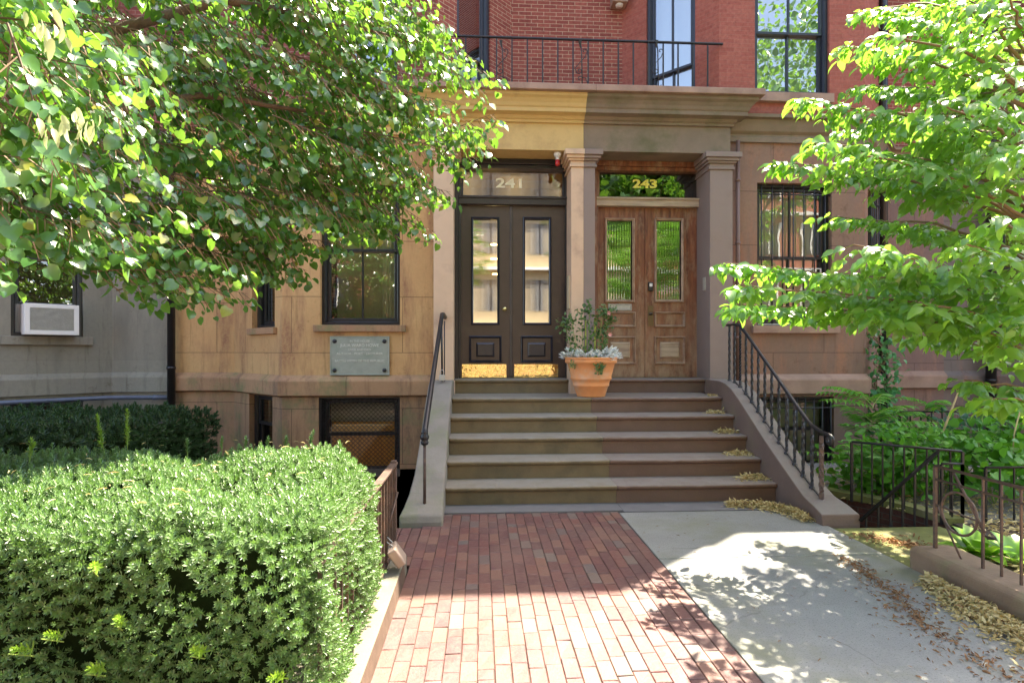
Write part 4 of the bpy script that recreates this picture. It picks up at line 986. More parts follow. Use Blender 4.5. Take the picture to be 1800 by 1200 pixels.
# ------------------------------------------------------------------ pot with plants
pc = Vector((X(1038, 6.55), 6.52, .9))
t = thing('plant_pot', pc, 'terracotta pot of silver leaves and climbing greenery on the top step', 'plant pot')
s_ = F/6.55; R_ = 45/s_; Rb = 24.5/s_; Hh = 69/s_
MB().lathe(pc, [(0, .002), (Rb, .002), (Rb*1.02, .01), (Rb+(R_-Rb)*.28, Hh*.26), (Rb+(R_-Rb)*.30+.008, Hh*.27), (Rb+(R_-Rb)*.31+.008, Hh*.31), (Rb+(R_-Rb)*.34, Hh*.32),
                (Rb+(R_-Rb)*.47, Hh*.43), (Rb+(R_-Rb)*.5+.01, Hh*.44), (Rb+(R_-Rb)*.51+.01, Hh*.48), (Rb+(R_-Rb)*.53, Hh*.49), (Rb+(R_-Rb)*.82, Hh*.83), (R_-.004, Hh*.85), (R_+.004, Hh*.87), (R_+.004, Hh*.93), (R_-.006, Hh*.94), (R_+.008, Hh*.96), (R_+.006, Hh), (R_-.03, Hh), (R_-.035, Hh*.9)], 40).build('pot', TERRA, t)
MB().lathe(pc, [(0, Hh*.93), (R_-.032, Hh*.91)], 24).build('soil', SOIL, t)
def leaves(name, tv, tf, pos, up, nrm, sc, mat, parent=None, smooth=False, **tg):
    pos = np.array(pos); return scatter(name, tv, tf, pos, basis(unit(np.array(nrm)), unit(np.array(up))), np.array(sc), mat, parent, smooth, **tg)
rn = lambda n, s=1: RNG.normal(size=(n, 3))*s
zt_ = pc.z+Hh*.92
# silver foliage: tufts of lobed leaves
P, U, Nn, S = [], [], [], []
for (cx, cy, n, h) in [(-.24, -.05, 20, .19), (-.14, .0, 16, .20), (-.09, -.15, 18, .15), (.16, -.10, 26, .23), (.23, .0, 22, .18), (.11, .0, 12, .2), (.02, -.15, 8, .1)]:
    for i in range(n):
        az = random.uniform(0, 6.283); el = random.uniform(.35, 1.2); d = np.array([math.cos(az)*math.cos(el), math.sin(az)*math.cos(el), math.sin(el)])
        L = h*random.uniform(.6, 1.05); base = np.array([pc.x+cx, pc.y+cy, zt_])
        for k in range(5):
            q = base+d*L*(.35+.65*k/4)-np.array([0, 0, .05*(k/4)**2*L/.15]); side = np.cross(d, [0, 0, 1.0]); side /= np.linalg.norm(side)
            for sg in (-1, 1):
                P.append(q); U.append(d*.6+side*sg*.8+rn(1, .1)[0]); Nn.append(np.array([0, -.3, 1])+rn(1, .3)[0]); S.append(.044*random.uniform(.7, 1.2))
            P.append(q); U.append(d); Nn.append(np.array([0, -.3, 1])+rn(1, .3)[0]); S.append(.05)
leaves('silver_foliage', NARROW_V, OVAL_F, P, U, Nn, S, L_SILVER, t)
# trailing and upright green
P, U, Nn, S = [], [], [], []
stems = MB()
def vine_stem(pts, nleaf, ls, spread):
    pts = [Vector(p) for p in pts]; stems.tube(pts, .004, 4, caps=False); seglen = len(pts)-1
    for i in range(nleaf):
        tt = random.random()*seglen; a = int(tt); q = pts[a].lerp(pts[min(a+1, seglen)], tt-a)
        P.append(np.array(q)+rn(1, spread)[0]); U.append(rn(1)[0]+np.array([0, -.2, .1])); Nn.append(rn(1, .6)[0]+np.array([0, -.6, .7])); S.append(ls*random.uniform(.6, 1.2))
w0 = [pc+Vector((-.03, -.21, Hh*.95)), pc+Vector((.0, -.27, Hh*.95)), pc+Vector((.01, -.29, Hh*.8)), pc+Vector((.02, -.27, Hh*.6))]
for j in range(5): vine_stem([p+Vector((random.uniform(-.05, .07), random.uniform(-.02, .01), 0)) for p in w0], 34, .028, .012)
for j in range(3): vine_stem([pc+Vector((-.2, -.12, Hh*.95)), pc+Vector((-.26+.02*j, -.18, Hh*.9)), pc+Vector((-.28+.03*j, -.2, Hh*.72))], 18, .024, .014)
for (dx, dy, h, lean) in [(-.16, 0, .50, -.08), (-.09, .02, .58, -.02), (-.03, .0, .64, .01), (.03, .03, .55, .05), (.08, .0, .60, .06), (.14, .02, .62, .08), (-.2, .0, .42, -.12), (.12, .05, .5, .1)]:
    b0 = pc+Vector((dx, dy, Hh*.9)); vine_stem([b0, b0+Vector((lean*.4, 0, h*.5)), b0+Vector((lean, -.02, h)), b0+Vector((lean*1.7, -.05, h*.96))], 75, .045, .032)
leaves('green_foliage', OVAL_V, OVAL_F, P, U, Nn, S, leafmat('mandevilla leaf', (.05, .12, .035), (.12, .22, .07), (.15, .3, .06), .4, .25, .5), t)
stems.build('stems', STEMG, t)
m = MB()
for dx in (-.06, .05): m.tube([pc+Vector((dx, .02, Hh*.8)), pc+Vector((dx, .02, Hh+.45))], .01, 6)
m.build('stake', simple('green cane', (.35, .42, .08), .6, .1, 8, 0), t)
for (px, py) in ((1070, 550), (1072, 588)):
    c = at(px, py, 6.45); P = [c]*6; az = np.arange(6)*math.pi/3
    leaves('flower', OVAL_V, OVAL_F, [np.array(c)]*6, np.stack([np.cos(az), -.5+0*az, np.sin(az)], 1), np.stack([np.cos(az)*.4, -1+0*az, np.sin(az)*.4], 1), [.028]*6, L_PINK, t)

# ------------------------------------------------------------------ foliage
def inpoly(px, py, poly):
    poly = np.array(poly, float); x, y = px, py; n = len(poly); c = np.zeros(len(px), bool); j = n-1
    for i in range(n):
        xi, yi = poly[i]; xj, yj = poly[j]
        cond = ((yi > y) != (yj > y)) & (x < (xj-xi)*(y-yi)/(yj-yi+1e-9)+xi); c ^= cond; j = i
    return c
def leafy(t, twigs, lsize, gap, tv, tf, mat, per=1, droop=.35, jit=.35, up_bias=.7, nb=(0, -.15), pet=.02, stem_r=.003, stem_mat=TWIG, name='crown'):
    P, U, Nn, S = [], [], [], []; st = MB()
    for (s0, d0, L) in twigs:
        n = max(3, int(L/gap)); d = np.array(d0, float); p = np.array(s0, float); step = L/n; pts = [tuple(p)]
        for i in range(n):
            d = d+np.array([0, 0, -droop*step/L*1.4])+rn(1, .06)[0]; d /= np.linalg.norm(d); p = p+d*step
            if i % 3 == 2 or i == n-1: pts.append(tuple(p))
            side = np.cross(d, [0, 0, 1.]); side /= max(1e-6, np.linalg.norm(side)); sg = 1 if i % 2 else -1
            for q in range(per):
                if per == 2: sg = -sg
                dr = side*sg*random.uniform(.5, 1.0)+d*random.uniform(.2, .8)+np.array([0, 0, -random.uniform(.1, .9)])
                P.append(p+dr*pet); U.append(dr+rn(1, .15)[0]); Nn.append(np.array([nb[0], nb[1], up_bias])+rn(1, jit)[0]+dr*.2); S.append(lsize*random.choice([random.uniform(.4, .8), random.uniform(.8, 1.25)]))
        if i == n-1 and stem_r: st.tube(pts, [stem_r]*(len(pts)-1)+[stem_r*.4], 3, caps=False)
    leaves(name, tv, tf, P, U, Nn, S, mat, t)
    st.build('twigs', stem_mat, t)
    return len(P)
def limb(m, pts, r0, r1):
    pts = [Vector(p) for p in pts]; out = []
    for i in range(len(pts)-1):
        for k in range(5): out.append(pts[i].lerp(pts[i+1], k/5)+Vector([random.uniform(-.012, .012) for _ in range(3)]))
    out.append(pts[-1]); n = len(out); m.tube(out, [r0+(r1-r0)*i/(n-1) for i in range(n)], 9)

# left linden
LP = [(-60, -80), (740, -80), (765, 0), (800, 60), (850, 120), (878, 140), (850, 165), (800, 175), (850, 235), (858, 262), (800, 275), (810, 300), (790, 335), (745, 340), (765, 420), (735, 420), (700, 400), (660, 420), (590, 405), (545, 450), (520, 500), (470, 485), (440, 520), (390, 495), (345, 500), (310, 470), (230, 450), (180, 445), (130, 405), (60, 430), (30, 455), (-60, 470)]
tL = thing('linden_tree', (-3.3, 2.5, 0), 'big heart leaved tree overhanging the yew hedge at upper left', 'tree')
m = MB(); limb(m, [(-3.3, 2.5, -.05), (-3.25, 2.55, 1.6), (-3.1, 2.7, 2.6), (-2.9, 2.9, 4.2), (-2.8, 3.0, 5.5)], .16, .06); m.build('trunk', BARK, tL)
m = MB()
for pts, r in (([(-3.25, 2.55, 1.7), (-2.4, 2.9, 2.9), (-1.5, 3.4, 3.5), (-.6, 3.9, 3.6)], .05), ([(-3.2, 2.6, 2.0), (-2.3, 2.7, 3.1), (-1.4, 3.0, 4.0), (-.5, 3.6, 4.5)], .05), ([(-3.25, 2.5, 1.5), (-2.5, 2.8, 2.4), (-1.6, 3.3, 2.9), (-.9, 3.8, 3.0)], .04), ([(-3.2, 2.4, 1.9), (-2.2, 2.2, 2.8), (-1.5, 2.3, 3.4)], .04), ([(-3.0, 2.8, 3.5), (-2.0, 3.3, 4.4), (-1.2, 3.7, 4.9)], .04)): limb(m, pts, r, .008)
m.build('limb', BARK, tL)
def bough_twigs(tw, LBm, tip, d, L, sag, tl, gap, r0=.0048):
    n = 9; pts = []
    for i in range(n+1):
        s = i/n; p = np.array(tip)-d*L*(1-s); p[2] += sag*(1-s)*(.6+s*1.2)*.5; pts.append(p)
    LBm.tube([tuple(p) for p in pts], [r0*(1-.75*i/n) for i in range(n+1)], 4, caps=False)
    m_ = int(L/gap)
    for k in range(m_):
        s = (k+random.random())/m_; q = s*n; i = min(n-1, int(q)); p = pts[i]+(pts[i+1]-pts[i])*(q-i); tn = unit(pts[i+1]-pts[i])
        sd_ = np.cross(tn, [0, 0, 1.]); sd_ /= max(1e-6, np.linalg.norm(sd_)); sg = 1 if k % 2 else -1
        tw.append((p, unit(tn*random.uniform(.5, 1)+sd_*sg*random.uniform(.3, .9)+np.array([0, 0, random.uniform(-.45, .15)])), tl*random.uniform(.6, 1.25)*(1.15-.55*s)))
tw = []; LT = MB(); cnt = 0
def depth_range(a):
    return np.interp(a, [-60, 300, 450, 800], [1.75, 2.2, 3.1, 3.8]), np.interp(a, [-60, 300, 450, 870], [3.3, 3.9, 4.4, 4.7])
edge_tips = [(880, 140), (855, 165), (860, 262), (858, 235), (800, 180), (812, 300), (792, 338), (765, 422), (740, 400), (745, 345), (700, 430), (600, 440), (650, 425), (560, 440), (540, 490), (520, 470), (470, 480), (433, 530), (440, 500), (385, 495), (340, 505), (310, 470), (250, 480), (235, 455), (190, 470), (150, 440), (800, 60), (840, 110), (770, 10), (30, 450), (100, 430), (870, 200), (820, 130), (835, 275), (60, 440), (5, 480), (420, 470), (500, 430)]
while cnt < 250:
    if cnt < len(edge_tips): a, b = edge_tips[cnt]
    else:
        a, b = random.uniform(-60, 870), random.uniform(-90, 500)
        if not inpoly(np.array([a]), np.array([b]), LP)[0]: continue
    cnt += 1
    if b > 360: b -= 14
    y0_, y1_ = depth_range(a); Y = random.uniform(y0_, y1_)
    if cnt <= len(edge_tips): Y = y0_+(y1_-y0_)*random.uniform(.2, .7)
    d = unit(np.array([.8, .25*(1 if a > 300 else .3), random.uniform(-.42, -.08)])+rn(1, .16)[0])
    if a < 200: d = unit(np.array([.6, random.uniform(-.3, .5), random.uniform(-.6, -.1)])+rn(1, .2)[0])
    bough_twigs(tw, LT, at(a, b, Y), d, random.uniform(.45, .95)*(.6+.15*Y), .10, .17, .036)
LT.build('branchlet', simple('dark twig', (.10, .07, .04), .8, .2, 10, .2), tL, kind='stuff')
nleafL = leafy(tL, tw, .053, .038, LINDEN_V, LINDEN_F, L_LIND, jit=.42, nb=(.38, -.38), up_bias=.6, pet=.028, droop=.7)
# small ivy-like sprays in front of the grey window
# pale bracts hanging
P, U, Nn, S = [], [], [], []
for i in range(36):
    if i % 12 == 0: ca, cb, cy_ = random.uniform(40, 200), random.uniform(40, 260), random.uniform(1.75, 2.1)
    a, b = ca+random.gauss(0, 22), cb+random.gauss(0, 18); q = np.array(at(a, b, cy_+random.uniform(-.1, .1)))
    P.append(q); U.append(np.array([random.uniform(-.4, .4), random.uniform(-.4, .4), -1])); Nn.append(rn(1)[0]+np.array([0, -1, .4])); S.append(random.uniform(.035, .06))
leaves('bract', [(x*1.1, y, z) for x, y, z in NARROW_V], OVAL_F, P, U, Nn, S, leafmat('pale bract', (.40, .46, .20), (.50, .55, .28), (.5, .6, .25), .5, .35), tL, kind='stuff')

# right dogwood
tR = thing('dogwood_tree', (3.85, 3.15, 0), 'bright green small tree with pointed leaves spreading over the right kerb', 'tree')
m = MB(); limb(m, [(3.85, 3.15, -.03), (3.8, 3.2, 1.0), (3.7, 3.28, 1.8), (3.58, 3.35, 2.6), (3.5, 3.4, 3.5)], .07, .03); m.build('trunk', BARK, tR)
LB = MB(); tw = []
tiers = [  # (tip px, tip py, tip Y, root z, root t)
    (1275, 462, 4.1, 1.7), (1290, 535, 4.05, 1.55), (1372, 285, 4.0, 2.3), (1410, 175, 4.0, 2.7), (1485, 82, 4.0, 3.1), (1590, 30, 3.9, 3.3),
    (1520, 545, 3.3, 1.4), (1440, 250, 3.4, 2.3), (1540, 130, 3.4, 2.9), (1700, 0, 3.3, 3.2),
    (1620, 535, 3.1, 1.5), (1560, 300, 3.0, 2.2), (1500, 430, 3.0, 1.7), (1650, 180, 3.0, 2.6), (1370, 500, 3.7, 1.6), (1460, 520, 3.6, 1.5),
    (1700, 430, 2.7, 1.8), (1680, 300, 2.7, 2.2), (1760, 120, 2.7, 2.9), (1765, -20, 3.0, 3.2), (1600, 400, 2.9, 1.9), (1750, 380, 2.6, 1.9),
    (1300, 500, 3.6, 1.6), (1480, 200, 3.6, 2.6), (1520, 260, 3.9, 2.4), (1550, 60, 3.5, 3.2), (1620, 110, 3.3, 2.9), (1480, 480, 3.3, 1.7), (1600, 470, 3.3, 1.7), (1650, 30, 3.1, 3.2), (1700, 200, 3.3, 2.6), (1740, 260, 3.0, 2.5), (1550, 350, 3.6, 2.1), (1640, 330, 3.5, 2.2), (1770, 40, 3.3, 3.1), (1560, -60, 3.6, 3.5), (1660, -90, 3.4, 3.6),
    (1500, 300, 4.9, 2.4), (1540, 90, 5.5, 3.5), (1600, 160, 5.7, 3.2), (1480, 230, 5.3, 2.9), (1560, 280, 5.6, 2.8), (1660, 220, 5.8, 3.0), (1700, 120, 5.7, 3.4), (1520, 20, 5.2, 3.7), (1500, -60, 4.9, 3.9), (1470, 380, 4.7, 2.1), (1560, 200, 5.1, 2.9), (1650, 100, 5.1, 3.2), (1600, 400, 4.8, 2.0), (1700, 260, 5.2, 2.6), (1750, 60, 5.1, 3.3), (1520, 150, 4.8, 3.0), (1560, 470, 4.7, 1.8), (1640, -40, 5.0, 3.6), (1680, 160, 4.6, 3.0), (1760, 330, 5.0, 2.4),
    (1695, 668, 3.3, 1.1), (1745, 700, 3.1, 1.05), (1670, 590, 3.4, 1.3), (1620, 590, 4.0, 1.3), (1710, 500, 3.6, 1.5), (1560, 470, 3.8, 1.7), (1640, 240, 3.9, 2.4), (1730, 60, 3.8, 3.2), (1700, 350, 4.0, 2.1), (1800, 560, 2.9, 1.5), (1820, 250, 2.6, 2.5), (1790, 470, 3.8, 1.7), (1600, 210, 3.5, 2.6)]
for (tx, ty, tY, rz) in [q for i_, q in enumerate(tiers) if i_ % 3 != 2 or i_ < 6 or q[2] > 4.5]:
    tip = at(tx, ty, tY); rt = Vector((3.8-.12*(rz-1), 3.2+.08*(rz-1), max(.9, rz-.15)))
    midp = rt.lerp(tip, .5)+Vector((0, 0, .10)); pts = [rt, midp, tip]
    limb(LB, pts, .014, .004)
    Lr = (tip-rt).length; nseg = max(4, int(Lr/.075))
    for i in range(nseg+1):
        s_ = .30+.70*i/nseg; q = (rt.lerp(midp, s_*2) if s_ < .5 else midp.lerp(tip, s_*2-1))
        dv = (tip-rt).normalized(); sd_ = Vector((-dv.y, dv.x, 0)).normalized()
        for sg in (-1, 1):
            d = dv*random.uniform(.4, .8)+sd_*sg*random.uniform(.6, 1.0)+Vector((0, 0, random.uniform(-.05, .18)))
            tw.append((np.array(q), unit(np.array(d)), random.uniform(.12, .26)*(1.15-.5*s_)))
    tw.append((np.array(tip-dv*.1), np.array(dv), .16))
LB.build('limb', TWIG, tR); tw = [q for q in tw if random.random() < (.54 if q[0][1] < 3.5 and q[0][0] > 2.4 else .85)]
nleafR = leafy(tR, tw, .082, .074, OVAL_V, OVAL_F, L_DOG, per=2, jit=.34, nb=(-.2, -.4), up_bias=.85, pet=.008, droop=.55, stem_r=.0025, stem_mat=STEMG)

# yew hedges
def sprig(n=18, L=1.0):
    V, Fc = [], []
    for i in range(n):
        h = .1+.75*(i/n); az = i*2.4; el = rad(25+45*(i/n)); nl = .62*(1-.35*i/n)
        d = Vector((math.cos(az)*math.cos(el), math.sin(az)*math.cos(el), math.sin(el))); s = Vector((-math.sin(az), math.cos(az), 0))*.06
        b = Vector((0, 0, h)); k = len(V); V += [b-s*.6, b+s*.6, b+d*nl*.7+s, b+d*nl, b+d*nl*.7-s]; Fc.append((k, k+1, k+2, k+3, k+4))
    return [(v.x, v.z, v.y) for v in V], Fc           # along = y
SPV, SPF = sprig()
def hedge(name, label, x0, x1, y0, y1, z0, ztop, n, size, mat, group='clipped yew hedges', faces=('top', 'front', 'right', 'left', 'back'), gaps=True, top_fn=None, bulge=False):
    t = thing(name, ((x0+x1)/2, (y0+y1)/2, z0), label, 'hedge', group); P, D = [], []
    areas = {'top': (x1-x0)*(y1-y0), 'front': (x1-x0)*(ztop-z0), 'back': (x1-x0)*(ztop-z0)*.4, 'right': (y1-y0)*(ztop-z0), 'left': (y1-y0)*(ztop-z0)*.3}
    tot = sum(areas[k] for k in faces)
    for k in faces:
        m_ = int(n*areas[k]/tot); a, b = RNG.random(m_), RNG.random(m_)
        X_ = x0+(x1-x0)*a; Y_ = y0+(y1-y0)*b; Zr = z0+(ztop-z0)*b
        o = np.zeros((m_, 3)); nn = np.zeros((m_, 3))
        if k == 'top': o = np.stack([X_, Y_, np.full(m_, ztop)], 1); nn[:] = (0, 0, 1)
        if k == 'front': o = np.stack([X_, np.full(m_, y0), Zr], 1); nn[:] = (0, -1, .25)
        if k == 'back': o = np.stack([X_, np.full(m_, y1), Zr], 1); nn[:] = (0, 1, .25)
        if k == 'right': o = np.stack([np.full(m_, x1), y0+(y1-y0)*a, Zr], 1); nn[:] = (1, 0, .25)
        if k == 'left': o = np.stack([np.full(m_, x0), y0+(y1-y0)*a, Zr], 1); nn[:] = (-1, 0, .25)
        P.append(o); D.append(nn)
    P = np.concatenate(P); D = unit(np.concatenate(D))
    ph = np.sin(P[:, 0]*5.3+P[:, 2]*4)*np.cos(P[:, 1]*6.1+P[:, 0]*2)*.04+np.sin(P[:, 0]*13+P[:, 1]*9+P[:, 2]*11)*.015
    # round the edges
    c = np.array([(x0+x1)/2, (y0+y1)/2, (z0+ztop)/2]); hsz = np.array([(x1-x0)/2, (y1-y0)/2, (ztop-z0)/2]); rel = (P-c); rr = .2
    over = np.maximum(0, np.abs(rel)-(hsz-rr)); ln = np.linalg.norm(over, axis=1); f_ = np.where(ln > rr, rr/np.maximum(ln, 1e-6), 1)
    rel2 = np.sign(rel)*(np.minimum(np.abs(rel), hsz-rr)+over*f_[:, None]); P = c+rel2
    edge = unit(np.sign(rel)*over+1e-6); D = unit(D+edge*.8)
    P = P+D*(ph+RNG.normal(0, .014, len(P))-RNG.random(len(P))**3*.10)[:, None]
    if gaps:
        g = np.sin(P[:, 0]*9.1+1)*np.sin(P[:, 2]*12+P[:, 0]*3)+.5*np.sin(P[:, 0]*23+P[:, 2]*17)
        keep = ~((g > 1.08) & (np.abs(D[:, 1]) > .6)); P, D = P[keep], D[keep]
    if bulge: P[:, 0] += np.where(P[:, 0] > x1-.5, np.interp(P[:, 1], [1.8, 2.9, 3.3], [.09, .02, -.06])*(P[:, 0]-(x1-.5))/.5, 0)
    up = unit(D+rn(len(P), .38)+np.array([0, 0, .35])); R = basis(unit(rn(len(P))), up)
    scatter('foliage', SPV, SPF, P, R, RNG.uniform(.5, 1.25, len(P))*size, mat, t)
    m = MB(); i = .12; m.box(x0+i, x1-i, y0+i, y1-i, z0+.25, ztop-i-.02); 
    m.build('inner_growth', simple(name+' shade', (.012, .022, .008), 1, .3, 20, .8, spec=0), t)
    st = MB()
    for q in range(int((x1-x0)*5)):
        xx = random.uniform(x0+.15, x1-.15); yy = random.uniform(y0+.15, y1-.15); st.tube([(xx, yy, z0-.05), (xx+random.uniform(-.1, .1), yy+random.uniform(-.1, .1), z0+.5)], [.016, .008], 5)
    st.build('stem', BARK, t)
    return t
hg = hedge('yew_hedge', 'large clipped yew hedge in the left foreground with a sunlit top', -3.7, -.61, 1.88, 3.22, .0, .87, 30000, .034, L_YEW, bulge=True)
def shoots(t, spots, mat):
    for (x, y, z, h) in spots:
        lean = Vector((random.uniform(-.15, .15), random.uniform(-.15, .15), 1)).normalized() if y > 1.95 else Vector((random.uniform(-.8, .8), -.7, .45)).normalized()
        n = max(3, int(h/.02)); P = np.array([Vector((x, y, z-.02))+lean*h*i/n for i in range(n)]); U = np.array([lean]*n)+rn(n, .12)
        o = scatter('new_shoot', SPV, SPF, P, basis(unit(rn(n)), unit(U)), RNG.uniform(.034, .05, n), mat, t)
        MB().tube([(x, y, z-.04), tuple(Vector((x, y, z-.04))+lean*(h+.03))], .0022, 4).build('stalk', STEMG, o)
sp_ = [(X(183, 3.1), 3.1, .93, .16), (X(224, 3.15), 3.15, .93, .19), (X(52, 2.9), 2.9, .92, .08)]
for a, b, hh in ((222, 735, 0), (0, 0, 0)): pass
for (a, b) in ((215, 1085), (112, 1105), (60, 1130), (185, 1165), (500, 1180), (360, 1135), (172, 990)):
    sp_.append((X(a, 1.84), 1.84, Zp(b, a, 1.84), .06))
shoots(hg, sp_, L_NEW)
sp2 = [(X(a, y_), y_, .90, h_) for a, y_, h_ in ((545, 3.15, .10), (470, 3.1, .06), (430, 3.15, .05), (600, 3.0, .05), (330, 3.1, .05), (390, 3.2, .06), (500, 3.2, .05), (280, 2.8, .04))]
shoots(hg, sp2, L_YEW)
P = []; 
for i in range(150): P.append((random.uniform(-3.6, -.72), random.uniform(1.85, 3.2), .925+random.uniform(-.02, .02)))
leaves('fallen_bract', [(x*.6, y, z) for x, y, z in NARROW_V], OVAL_F, P, rn(150)*[1, 1, .15], rn(150, .3)+[0, 0, 1], RNG.uniform(.02, .04, 150), L_DRY, None, label='dry yellow bracts scattered over the top of the yew hedge', kind='stuff')
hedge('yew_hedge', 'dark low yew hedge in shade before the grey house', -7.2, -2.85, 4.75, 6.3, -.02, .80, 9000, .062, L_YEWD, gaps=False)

# right garden plants
def frond(P, U, Nn, S, st, base, az, L, rise, npair, ls, droop=1.0):
    d = Vector((math.cos(az), math.sin(az), 0)); pts = []
    for i in range(13):
        s = i/12; pts.append(Vector(base)+d*L*s*(.9)+Vector((0, 0, rise*(s*1.7-droop*s*s))))
    st.tube(pts, .0035, 4, caps=False)
    for i in range(npair):
        s = .18+.8*i/(npair-1); k = min(11, int(s*12)); q = pts[k].lerp(pts[k+1], s*12-k); tn = (pts[k+1]-pts[k]).normalized(); sd_ = tn.cross(Vector((0, 0, 1))).normalized()
        for sg in (-1, 1):
            v = sd_*sg+tn*.45+Vector((0, 0, -.25)); P.append(np.array(q)); U.append(np.array(v)); Nn.append(np.array((sd_*0)+Vector((0, -.2, 1)))+rn(1, .2)[0]); S.append(ls*(1-.6*abs(s-.4))*random.uniform(.85, 1.1))
def plant(name, label, cat, loc, fr_, mat, tv=NARROW_V, group=None):
    t = thing(name, loc, label, cat, group); P, U, Nn, S = [], [], [], []; st = MB()
    for a in fr_: frond(P, U, Nn, S, st, *a)
    leaves('leaves', tv, OVAL_F, P, U, Nn, S, mat, t); st.build('stem', STEMG, t); return t
def rf(cx, cy, n, L, rise, npair, ls, z=0.0, hgt=0): return [((cx, cy, z+random.uniform(0, hgt)), random.uniform(0, 6.283), L*random.uniform(.7, 1.1), rise*random.uniform(.7, 1.2), npair, ls) for _ in range(n)]
b0 = at(1530, 800, 5.9); plant('tree_of_heaven_sapling', 'sapling with long feathery leaves below the climbing vine', 'plant', (b0.x, 5.9, 0), rf(b0.x-.05, 5.8, 20, .66, .18, 10, .12, .2, .7), L_PLANT, group='saplings and ferns in the right bed')
b0 = at(1490, 780, 5.6); plant('tree_of_heaven_sapling', 'sapling reaching over the stair railing with long feathery leaves', 'plant', (b0.x, 5.5, 0), [((b0.x+.15, 5.5, .3), 2.9, .75, .12, 12, .09), ((b0.x+.15, 5.5, .25), 3.3, .6, .1, 11, .09), ((b0.x+.15, 5.5, .4), 3.6, .5, .15, 10, .09), ((b0.x+.15, 5.5, .2), 4.0, .5, .05, 10, .09)], L_PLANT, group='saplings and ferns in the right bed')
for i, (px_, Y_, n_, lab) in enumerate(((1600, 5.6, 20, 'pale fern arching under the wall left of the tall bare stem'), (1670, 5.7, 22, 'wide fern beside the tall bare stem'), (1560, 5.2, 12, 'small fern over the gravel behind the area railing'), (1735, 5.4, 14, 'fern beneath the fat black downpipe'))):
    c = X(px_, Y_); plant('fern', lab, 'fern', (c, Y_, 0), rf(c, Y_, n_, .52, .30, 22, .055, .15, .25), L_FERN, group='saplings and ferns in the right bed')
def bush(name, label, c, sx, sy, z0, z1, n, ls, mat, tv=LINDEN_V, tf_=LINDEN_F):
    t = thing(name, (c[0], c[1], 0), label, 'plant'); n_ = n; P = np.stack([RNG.normal(c[0], sx*.5, n_), RNG.normal(c[1], sy*.5, n_), RNG.uniform(z0, z1, n_)], 1)
    leaves('leaves', tv, tf_, P, rn(n_)+[0, -.2, -.3], rn(n_, .5)+[0, -.4, 1], RNG.uniform(.6, 1.2, n_)*ls, mat, t)
    m = MB()
    for i in range(10): q = P[i]; m.tube([(c[0]+random.uniform(-.1, .1), c[1], 0), tuple(q)], .005, 4)
    m.build('stem', STEMG, t); return t
bush('shrub', 'broad leaved shrub low behind the right iron fence', (X(1760, 5.0), 5.0), .55, .5, .15, .62, 420, .085, L_PLANT)
bush('shrub', 'dark leaved shrub between the ferns and the back fence', (X(1690, 6.1), 6.1), .7, .3, .1, .75, 420, .07, leafmat('blue green leaf', (.03, .12, .06), (.07, .2, .1), (.1, .3, .1), .4, .25), OVAL_V, OVAL_F)
bush('shrub', 'leafy weeds behind the area railing beside the stoop', (X(1555, 5.4), 5.4), .5, .4, .02, .5, 380, .075, L_PLANT)
bush('shrub', 'bright green shrub rising behind the middle of the area railing', (X(1600, 5.3), 5.3), .5, .4, .1, .70, 480, .08, L_PLANT, OVAL_V, OVAL_F)
bush('shrub', 'light green shrub at the right edge above the black garden fence', (X(1790, 5.5), 5.5), .5, .5, .2, .85, 420, .085, L_PLANT)
b0 = at(1640, 780, 6.3); plant('tree_of_heaven_sapling', 'sapling with feathery leaves right of the climbing vine against the wall', 'plant', (b0.x, 6.3, 0), rf(b0.x, 6.3, 12, .55, .2, 10, .11, .2, .55), L_PLANT, group='saplings and ferns in the right bed')
# vine on the downpipe
t = thing('climbing_vine', (X(1543, 7.0), 7.2, 0), 'green vine climbing the wall corner behind the sapling', 'vine'); P, Nn, U, S = [], [], [], []; m = MB()
for j in range(4):
    pts = [(X(1546+random.uniform(-14, 14), 7.1), 7.1+random.uniform(-.15, .1), z) for z in np.linspace(0, 1.45+.12*j, 9)]; m.tube(pts, .006, 5)
    for q in range(110):
        k = random.randint(0, 8); P.append(np.array(pts[k])+rn(1, .085)[0]+[0, -.05, 0]); U.append(rn(1)[0]+np.array([0, -.6, -.4])); Nn.append(rn(1, .5)[0]+np.array([0, -.6, .8])); S.append(random.uniform(.05, .1))
leaves('leaves', OVAL_V, OVAL_F, P, U, Nn, S, leafmat('vine leaf', (.035, .18, .05), (.09, .31, .08), (.1, .3, .06), .35, .25), t); m.build('stem', TWIG, t)
m = MB(); a_, b_ = at(1655, 770, 5.6), at(1690, 675, 5.5); a_.z = 0; a_.x = X(1640, 5.6)
m.tube([a_, at(1655, 765, 5.6), b_], [.014, .012, .008], 6); m.build('dead_stem', simple('straw stem', (.5, .38, .2), .8, .1, 9, .1), None, label='tall bare straw coloured stem leaning among the ferns', cat='stem')
m = MB(); m.tube([at(1780, 800, 5.0), at(1783, 760, 5.0), at(1795, 715, 5.0)], .006, 5); m.build('dead_stem', simple('straw stem 2', (.5, .42, .2), .8, .1, 9, .1), None, label='thin bare stem at the far right edge above the back fence', cat='stem')
